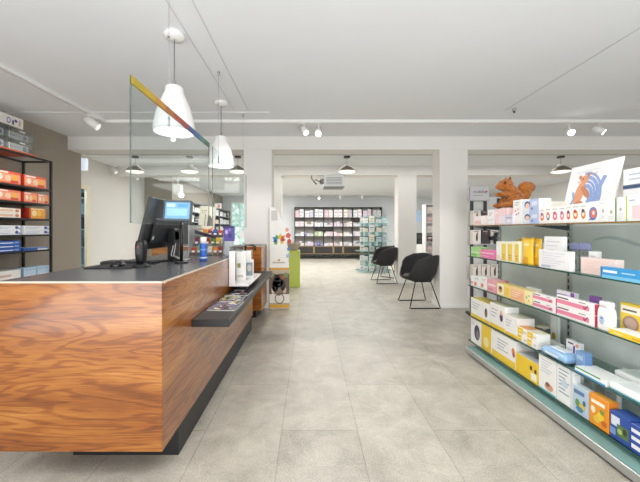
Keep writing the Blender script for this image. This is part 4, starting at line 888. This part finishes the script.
# blue spray can
t = empty('spray_can', 'blue spray bottle with white cap at the counter edge', 'bottle', (-.852, 2.54, 1.0005))
b = MB(); b.lathe([(0,0),(.026,0),(.028,.004),(.028,.135),(.025,.142),(.0,.143)], pm('#2f62c0',.25), n=24)
for z0,z1,c in ((.022,.034,'#c9d6f0'),(.085,.10,'#5f8ad8')): b.lathe([(.0284,z0),(.0284,z1)], pm(c,.3), n=24)
b.lathe([(.0285,.0),(.0285,.012)], pm('#1f3f90',.3), n=24); b.build('body', t)
b = MB(); b.lathe([(.0,.143),(.025,.143),(.025,.185),(.022,.192),(0,.193)], M['whitegloss'], n=24); b.build('cap', t)
# sweets rack on the counter
t = empty('sweets_rack', 'tiered counter rack of colourful small packs beside the spray bottle', 'rack', (-.98, 3.16, 1.0005))
cl = M['clear']
for i in range(3):
    z = .0 + .085*i; y = .09*i
    b = MB(); b.box(-.20,.13,-.06+y,.06+y,z,z+.006,cl); b.box(-.20,.13,-.064+y,-.06+y,z,z+.03,cl); b.build('tray', t)
b = MB(); b.box(-.205,-.2,-.064,.30,0,.3,pm('#b5bcc0',.25,.3)); b.build('side_panel', t)
b = MB(); b.box(.13,.135,-.064,.30,0,.25,cl); b.build('side_panel', t)
cols = ('#c0392b','#e08a2a','#7a9a3a','#8a2f4a','#e8c23a','#3f5a9a','#d9d4c4')
cn = ('red','orange','green','crimson','yellow','blue','ivory')
for i in range(3):
    for j in range(6):
        kc = (i*3+j*2) % 7
        b = MB(); hh = .07+.01*((i+j)%2); c = pm(cols[kc],.3)
        rrect_loft(b, [(.018,.012,.006,0),(.022,.018,.008,.015),(.022,.018,.008,hh-.015),(.021,.004,.003,hh)], c); b.poly([(-.014,-.0186,.02),(.014,-.0186,.02),(.014,-.0186,.04),(-.014,-.0186,.04)], M['white'])
        tag(b.build('sweets_bag', None, (-.98-.165+.054*j, 3.16-.025+.09*i, 1.0005+.085*i+.007)), '%s sweets bag, %s in the %s tier of the counter rack' % (cn[kc], ('first','second','third','fourth','fifth','last')[j], ('front','middle','rear')[i]), 'bag', 'sweets bags in the counter rack')
b = MB(); b.prism([(-.10,0,0),(.09,0,-.05),(.09,0,-.025),(-.10,0,.035)], (0,.05,0), pm('#2f2838',.4)); 
o = b.build('price_board', t); o.location = (-.06,-.02,.215)
pbox('purple patterned pack at the aisle end of the sweets rack', (-.79, 3.12, 1.0005+.14), .10, .05, .15, '#6558a4', [ell(.3,.6,.15,.15,'#c9b9e8'), ell(.65,.35,.18,.15,'#4a3f8a'), ell(.6,.75,.12,.1,'#9a86d0'), rect(0,1,.85,1,'#4a3f7a')], face='y', cat='pack', name='purple_pack')
b = MB(); b.box(-.035,.035,-.04,.04,0,.139,pm('#c9ced2',.3)); tag(b.build('riser_block', None, (-.79, 3.12, 1.0005)), 'pale riser block under the purple pack', 'block')
t = empty('sign_card', 'cream card sign with bottle drawing and orange curve above the sweets rack', 'sign', (-1.145, 3.50, 1.0005))
mt = Matrix.Translation((0,0,.235)) @ Matrix.Rotation(.10,4,'Y') @ Matrix.Diagonal((1.12,1,1.05,1))
b = MB(); b.box(-.08,.08,-.002,.002,0,.265,pm('#efe3cf',.5),mtx=mt)
for x,z0,z1,w_,c in ((.02,.06,.17,.014,'#6a5f58'),(.045,.06,.15,.011,'#8a7f78'),(-.02,.06,.18,.004,'#9a8a7a')): b.box(x-w_,x+w_,-.003,-.0022,z0,z1,pm(c,.5),mtx=mt)
for x,z,w_,h_ in ((-.06,.21,.05,.012),(-.06,.19,.035,.008)): b.box(x,x+w_,-.003,-.0022,z,z+h_,pm('#c9b39a',.5),mtx=mt)
for i in range(10):
    a = PI*(1.05+.9*i/10); a2 = PI*(1.05+.9*(i+1)/10)
    b.poly([mt @ Vector(p) for p in ((.07*math.cos(a),-.003,.075+.055*math.sin(a)),(.07*math.cos(a2),-.003,.075+.055*math.sin(a2)),(.07*math.cos(a2),-.003,.055+.05*math.sin(a2)),(.07*math.cos(a),-.003,.055+.05*math.sin(a)))], pm('#d9781f',.5))
b.build('card', t)
b = MB(); b.cyl((0,.01,0),(0,.01,.36),.004,M['steel'],n=8); b.cyl((0,.01,0),(0,.01,.006),.04,M['steel'],n=16); b.build('stem', t)
# brochure holder
t = empty('brochure_holder', 'white acrylic brochure holder with upright panel on the black ledge', 'holder', (-.63, 3.12, .7005))
b = MB(); b.box(-.05,.05,-.2,.3,0,.045,M['black']); b.build('foot', t)
b = MB(); b.box(-.085,.09,-.31,.42,.045,.062,M['whitegloss'],bev=.002); b.build('tray', t)
b = MB(); b.box(-.085,-.03,-.306,-.298,.062,.36,M['whitegloss'],bev=.002); b.build('end_panel', t)
b = MB(); b.box(-.085,-.077,-.297,.42,.062,.40,M['clear']); b.build('side_panel', t)
b = MB(); b.tube([(-.06,.30,.062),(-.06,.30,.38),(.02,.30,.385),(.045,.30,.37),(.05,.30,.33)], .012, M['black'], 8); b.build('bracket', t)
for i, (x, y, w_, h, c, l) in enumerate(((-.02,-.10,.09,.28,'#f1f0ec','tall white brochure with olive picture'), (.03,.05,.085,.19,'#e8e9ea','short white brochure with grey portrait'), (-.02,.17,.09,.27,'#f5f4f0','tall white brochure at the back'))):
    b = MB(); b.box(-w_/2,w_/2,-.006,.006,0,h,pm(c,.4),bev=.001)
    if i == 0: b.box(-w_*.4,-w_*.05,-.0067,-.0061,h*.45,h*.6,pm('#9a9466',.5)); b.box(-w_*.4,.02,-.0067,-.0061,h*.12,h*.2,pm('#c9c4b8',.5))
    if i == 1: b.box(-w_*.4,w_*.4,-.0067,-.0061,h*.15,h*.85,pm('#8a949c',.5)); b.disc((.0,-.0069,h*.55),.022,.035,(1,0,0),(0,0,1),pm('#c9c2bb',.5))
    tag(b.build('brochure', None, (-.63+x, 3.12+y, .7005+.0625)), l + ' in the acrylic holder', 'brochure', 'brochures in the holder')
# magazines on the ledge
mags = [((-.595,2.27),.19,.26,['#5a5870','#e9e2d0','#6a5aa0','#3f3a55','#d9c24a','#8a78c0'],'nearest magazine on the ledge, purple and yellow cover',0),
        ((-.61,2.50),.18,.22,['#4a4560','#b9c08a','#e3c24a','#7a68b0','#d9d4cf','#4f6a3a'],'middle magazine on the ledge with yellow and lilac cover',.006),
        ((-.60,2.74),.18,.22,['#2c2a33','#e4e4e8','#7a3040','#39415f','#c9c9cf','#22232a'],'farthest magazine on the ledge with dark cover and white frame',0)]
for (mx, my), w_, l_, cs, lb, dz in mags:
    b = MB(); b.box(-w_/2,w_/2,-l_/2,l_/2,0,.0055,pm('#e9e6e0',.5)); b.box(-w_/2,w_/2,-l_/2,l_/2,.0055,.006,pm(cs[0],.25))
    rnd = random.Random(lb)
    for i in range(26):
        x = rnd.uniform(-w_*.40,w_*.40); y = rnd.uniform(-l_*.40,l_*.40)
        b.disc((x,y,.0062+.00006*i), rnd.uniform(.01,.035), rnd.uniform(.006,.02), (math.cos(i),math.sin(i),0), (-math.sin(i),math.cos(i),0), pm(cs[1+rnd.randrange(5)],.25), 9)
    b.box(-w_*.45,w_*.1,l_*.36,l_*.44,.008,.0082,pm('#f2f2ee',.3))
    tag(b.build('magazine', None, (mx,my,.7005), .06 if dz else -.04), lb, 'magazine', 'magazines on the ledge')

# ------------------------------------------------------------------ cardboard display by the pillar
t = empty('cardboard_display', 'tall cardboard display with mountain biker photo beside the white pillar', 'display', (-.475, 4.98, 0))
b = MB()
ol = [(-.15,.012),(.165,.012),(.165,.62),(.15,.78),(.16,.92),(.12,1.05),(.135,1.18),(.09,1.32),(.03,1.45),(-.02,1.56),(-.09,1.61),(-.15,1.60)]
b.prism([(x,-.012,z) for x, z in ol], (0,.024,0), pm('#efefec',.5))
b.box(-.156,-.15,-.014,.03,.0,1.60,pm('#8a7a66',.5))
y = -.0128
def q(x0,x1,z0,z1,c,yy=0): b.poly([(x0,y-yy,z0),(x1,y-yy,z0),(x1,y-yy,z1),(x0,y-yy,z1)], pm(c,.45))
q(-.15,.165,.02,.62,'#b9ab98'); q(-.15,.165,.02,.075,'#d9a83a',.0002); q(-.15,.165,.62,.655,'#d8a23f',.0002); q(-.15,.165,.10,.24,'#e9e4da',.0002); q(-.15,.165,.24,.56,'#6a5a4c',.0002)
for cx_,cz,ru,rv,c in ((-.03,.50,.05,.05,'#2f2a28'),(-.02,.42,.085,.08,'#27272a'),(-.06,.36,.05,.09,'#3a3231'),(.06,.38,.04,.09,'#332c2b'),(-.01,.42,.03,.02,'#e9e9ea'),(.06,.50,.03,.02,'#b05a3a'),(.0,.29,.05,.08,'#8a7a6a'),(-.09,.30,.03,.06,'#d9cbb8'),(.09,.30,.03,.05,'#c9b9a5'),(.11,.54,.04,.04,'#7a8a5a'),(-.11,.54,.03,.04,'#8a8f6a'),(-.03,.54,.022,.026,'#d0a085')):
    b.disc((cx_,y-.0006,cz),ru,rv,(1,0,0),(0,0,1),pm(c,.45))
for i in range(16):   # wheel of the bike
    a0, a1 = 2*PI*i/16, 2*PI*(i+1)/16
    b.poly([(.01+.075*math.cos(a0),y-.001,.17+.085*math.sin(a0)),(.01+.075*math.cos(a1),y-.001,.17+.085*math.sin(a1)),(.01+.062*math.cos(a1),y-.001,.17+.07*math.sin(a1)),(.01+.062*math.cos(a0),y-.001,.17+.07*math.sin(a0))], pm('#4a4640',.45))
q(-.10,.10,.725,.745,'#b9b5ad'); q(-.02,.02,.76,.79,'#d9a23a')
# splash emblem: leaf strokes in four colours
for ang,c,l_ in ((150,'#4a8fd0',.10),(115,'#5ab06a',.09),(75,'#e8c23a',.10),(40,'#e07a2f',.11),(10,'#cf4a3f',.09),(185,'#3f6ab8',.08),(-30,'#e8c23a',.07),(215,'#8ac04a',.08)):
    a = math.radians(ang); d_ = Vector((math.cos(a),0,math.sin(a))); n_ = Vector((-d_.z,0,d_.x)); c0 = Vector((.0,y-.001,1.08))
    l_ *= 1.2; b.poly([c0+d_*.02, c0+d_*(l_*.6)+n_*.034, c0+d_*l_, c0+d_*(l_*.6)-n_*.028], pm(c,.4))
q(-.12,-.02,1.40,1.56,'#c9c6c4')  # grey shadow near the top, painted on as a flat patch
b.build('panel', t)
for cx_,cz,c,s in ((.15,1.14,'#d9604a',.035),(.17,1.06,'#e89a6a',.03),(.13,1.24,'#e8b0a0',.03),(.165,.95,'#5a7fae',.028),(.15,.86,'#a9b9c4',.03)):
    pass
b = MB()
for cx_,cz,c,s in ((.15,1.16,'#d9604a',.04),(.165,1.07,'#c94a3a',.035),(.13,1.25,'#e8a58a',.032),(.16,.95,'#5a7fae',.03),(.15,.84,'#a9b9c4',.035)):
    b.prism([(cx_-s,-.018,cz-s*.6),(cx_+s*.5,-.018,cz-s),(cx_+s,-.018,cz+s*.4),(cx_,-.018,cz+s*1.3),(cx_-s*.9,-.018,cz+s*.6)], (0,.005,0), pm(c,.5))
tag(b.build('cutout_splash', t), 'red and blue cutout splashes on the display edge')
b = MB(); b.box(-.14,.15,.012,.06,0,.02,pm('#d9d6cf',.5)); b.prism([(-.0,.012,.02),(-.0,.06,.02),(-.0,.012,.9)], (.01,0,0), pm('#e4e2dc',.5)); b.build('prop', t)
# green pedestal with basket
t = empty('green_pedestal', 'lime green pedestal with flared grey bowl behind the cardboard display', 'pedestal', (-.37, 7.0, 0))
b = MB(); b.box(-.13,.17,-.15,.15,0,.80,pm('#c3d25f',.4),bev=.004); b.build('column', t)
b = MB(); 
rings = [(.10,.80),(.13,.84),(.20,.96),(.19,.965),(.12,.86)]
for (r0,z0),(r1,z1) in zip(rings[:-1],rings[1:]):
    for i in range(8):
        a0,a1 = 2*PI*(i+.5)/8, 2*PI*(i+1.5)/8
        b.poly([(.02+r0*math.cos(a0),r0*math.sin(a0),z0),(.02+r0*math.cos(a1),r0*math.sin(a1),z0),(.02+r1*math.cos(a1),r1*math.sin(a1),z1),(.02+r1*math.cos(a0),r1*math.sin(a0),z1)], pm('#b5a898',.5))
b.poly([(.02+.16*math.cos(2*PI*i/8),.16*math.sin(2*PI*i/8),.90) for i in range(8)], pm('#8a7f72',.7)); tag(b.build('bowl', t), 'faceted grey beige bowl')

# ------------------------------------------------------------------ back wall shelving
BX0, BX1, BYF, BYB = -.625, 3.17, 13.72, 14.06
t = empty('wall_shelving', 'wide black grid wall shelving across the rear wall', 'shelving', ((BX0+BX1)/2, 13.9, 0)); sx, sy = (BX0+BX1)/2, 13.9
nb = 9; wbay = (BX1-BX0)/nb
lv = [2.22, 1.80, 1.40, .98, .56, .20]
bl = pm('#3a3836', .5)
for i in range(nb+1):
    x = BX0 + wbay*i
    b = MB(); b.box(x-.009-sx, x+.009-sx, BYF-sy, BYB-sy, 0, 2.25, bl); b.build('upright', t)
for z in [2.25] + lv[1:]:
    b = MB(); b.box(BX0-sx, BX1-sx, BYF-.002-sy, BYB-sy, z-.025, z, bl); b.build('shelf', t)
b = MB(); b.box(BX0-sx, BX1-sx, BYB-.01-sy, BYB-.002-sy, .2, 2.24, pm('#cfc9c5',.6)); b.box(BX0-sx, BX1-sx, BYB-.014-sy, BYB-.0105-sy, 1.8, 2.24, pm('#e9e6e4',.6)); b.build('back_panel', t)
b = MB(); b.box(BX0-sx, BX1-sx, BYF+.02-sy, BYB-sy, 0, .06, M['black']); b.build('plinth', t)
br_ = pm('#a8926a', .4, .4)
for i0, i1 in ((0,2),(2,4),(4,5),(5,7),(7,9)):
    x0, x1 = BX0+wbay*i0+.02, BX0+wbay*i1-.02
    b = MB(); b.box(x0-sx, x1-sx, BYF-.012-sy, BYF+.30-sy, .215, .53, pm('#2e2a28',.5)); dr = b.build('drawer', t)
    b = MB()
    for a0,a1,c0,c1 in ((x0,x1,.205,.225),(x0,x1,.52,.54),(x0-.012,x0+.016,.205,.54),(x1-.016,x1+.012,.205,.54)): b.box(a0-sx,a1-sx,BYF-.02-sy,BYF-.0125-sy,c0,c1,br_)
    b.build('brass_frame', dr)
pal = [('#f3f1f2','white'),('#efe6e8','blush white'),('#e9c9cf','pink'),('#d9d2e6','lilac'),('#f0ead8','cream'),('#cfdfe8','pale blue'),('#c9c4c6','pale grey'),('#e8eef0','icy white'),('#b9c98a','lime'),('#8f86b8','violet'),('#5a5f9a','indigo')]
rown = ('top','second','third','lowest')
ordn = ('first','second','third','fourth','fifth','sixth','seventh','eighth','ninth')
rnd = random.Random(3)
for r in range(4):
    base = lv[r+1]
    for c in range(nb):
        x0 = BX0+wbay*c+.02; x1 = x0+wbay-.04
        n = (2 if r == 0 else rnd.choice((3,3,4)))
        w_ = (x1-x0)/n
        for i in range(n):
            hh = rnd.uniform(.28,.36) if r == 0 else rnd.uniform(.08,.22)
            if r == 2 and c in (2,3): hh = .2
            col, nm_ = pal[rnd.randrange(8)] if not (r == 2 and c == 2) else pal[8 if i != 2 else 7]
            if r == 3 and c == 2: col, nm_ = pal[9 + i % 2]
            if r == 2 and c == 1 and i == 0: col, nm_ = pal[9]
            if r == 0 and c == 3: col, nm_ = pal[2] if i == 0 else pal[1]
            ac = rnd.choice(('#c9c4cf','#a9b9c9','#d9a9b4','#b9b0c9','#9fb7c0'))
            pbox('%s carton, %s in the %s bay, %s row of black grid shelving' % (nm_, ordn[i], ordn[c], rown[r]), (x0+w_*(i+.5), BYF+.10, base+.0005), w_*.9, .14, hh, col, [rect(.15,.85,.55,.7,ac), rect(.15,.6,.2,.3,ac)], face='y', group='cartons in the rear wall shelving', bev=0)
# black sign boards fixed over shelf edges
for x0, x1, z, w_ in ((.31,1.03,1.30,'third and fourth bays'),(1.95,2.65,1.68,'seventh and eighth bays')):
    t = empty('shelf_sign', 'black rounded sign bar across the %s of rear shelving' % w_, 'sign', ((x0+x1)/2, BYF-.03, z))
    b = MB(); w2 = (x1-x0)/2; b.box(-w2,w2,-.03,.012,-.075,.075,M['black'],bev=.018); b.build('bar', t)
    b = MB(); b.box(-.05,.05,-.0,.028,-.16,-.06,M['black']) if w_.startswith('third') else b.box(-w2,-w2+.1,0,.028,.06,.10,M['black']); b.build('clip', t)

# ------------------------------------------------------------------ glass gondola
t = empty('glass_gondola', 'pale glass display tower with slanted corners in the rear room', 'display tower', (1.93, 9.45, 0))
def octo(hx, hy, c): return [(-hx+c,-hy),(hx-c,-hy),(hx,-hy+c),(hx,hy-c),(hx-c,hy),(-hx+c,hy),(-hx,hy-c),(-hx,-hy+c)]
tz = [.06,.36,.64,.92,1.20,1.46]
for i, z in enumerate(tz):
    s = 1.0 if i < 5 else .92
    b = MB(); b.prism([(x,y,z-.012) for x, y in octo(.53*s,.38*s,.24)][::-1], (0,0,.012), M['tower'], side=pm('#c2dcd8',.2)); b.build('glass_shelf', t)
for x in (-.2, .0, .2):
    b = MB(); b.box(x-.006,x+.006,-.26,.26,.06,1.72 if x == 0 else 1.62,M['tower']); b.build('glass_panel', t)
b = MB(); b.box(-.40,.40,-.006,.006,.06,1.68,M['tower']); b.build('glass_divider', t)
b = MB(); b.prism([(x,y,0) for x, y in octo(.46,.36,.2)][::-1], (0,0,.045), pm('#b9c9c8',.3)); b.build('base', t)
tn = ('lowest','second','third','fourth','fifth','top')
for i, z in enumerate(tz):
    for j, (x, y, w_, h, d) in enumerate(((-.36,-.12,.11,.14,.07),(-.27,-.235,.12,.11,.07),(-.105,-.29,.14,.17,.07),(.10,-.29,.14,.12,.08),(.27,-.23,.11,.16,.06),(.35,-.1,.1,.13,.06))):
        kc = rnd.choice((0,0,7,4,5,5,1,6))
        h2 = h*rnd.uniform(.75,1.2)
        pbox('%s pack, %s from left on the %s tier of the glass tower' % (pal[kc][1], ordn[j], tn[i]), (1.93+x, 9.45+y, z+.0005), w_, d, h2, pal[kc][0], [rect(.1,.9,.5,.68,rnd.choice(('#9fc4cf','#c9cfae','#b5b5bb','#7fa0b0','#d9b9a8'))), rect(.2,.7,.2,.3,'#9aa5a8')], face='y', group='packs on the glass tower', bev=0)

# ------------------------------------------------------------------ white shelf seen between the two columns
t = empty('white_shelf_tower', 'white shelf tower of packs seen between the two columns', 'shelf tower', (3.22, 8.3, 0))
b = MB(); b.box(-.19,.30,.12,.135,0,1.92,M['white']); b.box(-.19,-.17,-.12,.12,0,1.92,M['white']); b.box(.28,.30,-.12,.12,0,1.92,M['white']); b.build('case', t)
zz = (.05,.42,.66,.93,1.18,1.43,1.68,1.90)
for z in zz:
    b = MB(); b.box(-.17,.28,-.12,.12,z,z+.018,M['white']); b.build('shelf', t)
pl = ('#6a4a4f','#4f6fb0','#6a9a78','#e3c6c2','#5a403a','#b98a84','#ece6de')
pn = ('plum','blue','green','pink','dark brown','red','ivory')
for i, z in enumerate(zz[:-1]):
    for j in range(2):
        kc = ((1,0),(2,4),(3,0),(4,5),(6,3),(3,4),(6,5))[i][j]
        pbox('%s pack, %s on the %s shelf of white shelf tower' % (pn[kc], ('left','right')[j], ('lowest','second','third','fourth','fifth','sixth','top')[i]), (3.22-.06+.2*j, 8.27, z+.0185), .15, .08, .15, pl[kc], [rect(.15,.85,.5,.75,'#eee8e2'), rect(.2,.6,.2,.3,'#d9d0c8')], face='y', group='packs in the white shelf tower', bev=0)
b = MB(); b.box(-.17,.17,-.008,0,0,.48,pm('#a9c9f0',.4,emit=.25)); b.box(-.18,.18,0,.012,-.01,.49,M['white']); b.box(-.10,.08,-.0092,-.0082,.2,.34,pm('#dbe9fa',.4)); tag(b.build('wall_poster', None, (4.82, YB-.015, 1.62)), 'light blue poster on the rear wall between the columns', 'poster')  # blue face glows slightly, extra brightness put into its material
b = MB(); b.box(-.16,.16,-.1,.1,0,.42,M['blackplastic'],bev=.01); b.disc((0,-.1008,.28),.10,.10,(1,0,0),(0,0,1),pm('#3a3a3c',.4)); b.disc((0,-.1008,.1),.06,.06,(1,0,0),(0,0,1),pm('#3a3a3c',.4))
t2 = tag(b.build('loudspeaker', None, (4.15, 11.9, .72)), 'black box loudspeaker on a white plinth between the columns', 'loudspeaker')
b = MB(); b.box(-.2,.2,-.15,.15,0,.72,M['white'],bev=.004); tag(b.build('plinth_block', None, (4.15, 11.9, 0)), 'white plinth under the black loudspeaker', 'plinth')

# ------------------------------------------------------------------ far left shelving along the taupe wall
t = empty('side_shelving', 'long pale shelving along the far left wall behind counter', 'shelving', (-3.65, 11.2, 0))
for z in (.1,.5,.9,1.2,1.5,1.8,2.08):
    b = MB(); b.box(-.2,.2,-2.2,2.6,z-.02,z,pm('#8d8f92',.4)); b.build('shelf', t)
for y in (-2.19,-.6,1.0,2.59):
    b = MB(); b.box(-.2,.2,y-.012,y+.012,0,2.1,pm('#55575a',.4)); b.build('upright', t)
b = MB(); b.box(-.2,-.19,-2.2,2.6,.1,2.08,pm('#d4d2ce',.5)); b.build('back_panel', t)
sp = [('#f1efec','white'),('#e9e2da','ivory'),('#c9c4c0','grey'),('#3f3f44','black'),('#d9e2ea','pale blue'),('#e9b9a8','peach')]
ln = {.9:'lower',1.2:'middle',1.5:'upper',1.8:'top'}
for z in (.9,1.2,1.5,1.8):
    for j in range(9):
        kc = rnd.choice((0,0,1,1,2,3,4,5))
        pbox('%s carton, %s from the counter on the %s shelf of side shelving' % (sp[kc][1], ordn[j], ln[z]), (-3.58, 9.33+1.6*(j//3)+.5*(j%3), z+.001), .38, .2, rnd.uniform(.12,.22), sp[kc][0], [rect(.1,.6,.5,.7,'#b9b3ae'), rect(.7,.9,.2,.8,'#d9c9c0')], face='w', group='cartons on the far left shelving', bev=0)
b = MB(); b.box(-.12,.12,-.05,.05,0,.20,pm('#e4e4e4',.4),bev=.01); b.box(.0,.11,-.053,-.051,.05,.17,pm('#d98a80',.4)); tag(b.build('gift_box', None, (-3.55, 12.3, 2.0805)), 'white and coral box on top of the far left shelving', 'box')

# ------------------------------------------------------------------ light
def area(name, loc, rot, sx_, sy_, power, col=(1,1,1)):
    l = bpy.data.lights.new(name, 'AREA'); l.shape = 'RECTANGLE'; l.size = sx_; l.size_y = sy_; l.energy = power; l.color = col
    o = bpy.data.objects.new(name, l); C.objects.link(o); o.location = loc; o.rotation_euler = rot; return o
def spotl(name, loc, tgt, power, ang=60, blend=.6, col=(1,.97,.92), r=.05):
    l = bpy.data.lights.new(name, 'SPOT'); l.energy = power; l.spot_size = math.radians(ang); l.spot_blend = blend; l.color = col; l.shadow_soft_size = r
    o = bpy.data.objects.new(name, l); C.objects.link(o); o.location = loc
    o.rotation_euler = (Vector(tgt)-Vector(loc)).to_track_quat('-Z','Y').to_euler(); return o
w = bpy.data.worlds.new('daylight'); bpy.context.scene.world = w; w.use_nodes = True
w.node_tree.nodes['Background'].inputs[0].default_value = (.96,.985,1,1); w.node_tree.nodes['Background'].inputs[1].default_value = .75
area('front_fill_light', (0,-2.6,1.5), (PI/2,0,0), 8, 2.2, 60, (1,.99,.97))  # added broad fill from behind the camera
area('stockroom_fill', (-5.4,6.2,2.6), (0,0,0), .8, .8, 25, (.9,.97,1))  # added fill so the room past the doorway isn't dark
area('ceiling_fill', (0,-1.3,.35), (PI-.35,0,0), 7, 1.6, 150, (.98,.99,1))  # unseen upward fill added low behind the camera to brighten the ceiling
area('zone_fill_front', (0,.0,2.70), (0,0,0), 5, 1.2, 40, (1,.98,.95))  # added overhead fill for the front area, no fitting there
area('zone_fill_right', (5.2,9.1,2.72), (0,0,0), 3.5, .8, 45, (1,.985,.96))  # added fill to lift the area behind the right shelving
area('zone_fill_mid', (-.3,9.1,2.72), (0,0,0), 6, .8, 120, (1,.985,.96))  # added fill past the middle beam, not a real fitting
area('zone_fill_rear', (0,11.2,2.72), (0,0,0), 7, 2.5, 190, (1,.985,.96))  # added ceiling fill for the rear room
area('zone_fill_between', (.6,6.75,2.73), (0,0,0), 9, .4, 30, (1,.98,.95))  # added strip of fill between the two beams
spotl('spot_aisle', (.13,4.2,2.55), (.1,1.6,0), 70, 70, .3)
spotl('spot_shelf', (.4,.6,2.65), (1.75,2.4,.7), 55, 80)
spotl('spot_shelf_far', (.3,4.1,2.6), (1.75,2.7,.6), 35, 60)
spotl('spot_counter', (.9,.4,2.65), (-.75,2.6,.4), 45, 60)
spotl('pillar_fill_spot', (-.2,2.6,2.7), (-.9,4.6,.8), 90, 55, .5)  # spot added to brighten rear counter and pillar, without a fixture
spotl('spot_rack', (-2.6,3.2,2.62), (-3.6,3.9,1.3), 42, 75)
spotl('spot_column', (.6,3.0,2.6), (1.6,4.9,.2), 60, 60, .3)
for x, y in ((-1.03,2.41),(-1.03,3.69)):
    l = bpy.data.lights.new('pendant_glow','POINT'); l.energy = 1.5; l.shadow_soft_size = .05; l.color = (1,.97,.92); o = bpy.data.objects.new('pendant_glow', l); C.objects.link(o); o.location = (x,y,1.93)

# ------------------------------------------------------------------ camera
cam = bpy.data.cameras.new('camera'); co = bpy.data.objects.new('camera', cam); C.objects.link(co)
co.location = (0, 0, H); co.rotation_euler = (PI/2, 0, 0)
cam.sensor_fit = 'HORIZONTAL'; cam.sensor_width = 36; cam.lens = 36*F/640
cam.shift_x = (320-VX)/640; cam.shift_y = -(241-VY)/640
cam.clip_start = .05
sc = bpy.context.scene; sc.camera = co
sc.view_settings.view_transform = 'Standard'; sc.view_settings.look = 'None'; sc.view_settings.exposure = .2
sc.cycles.use_denoising = True; sc.cycles.max_bounces = 10; sc.cycles.transparent_max_bounces = 24; sc.cycles.diffuse_bounces = 5; sc.cycles.sample_clamp_indirect = 6; sc.cycles.caustics_reflective = False; sc.cycles.caustics_refractive = False
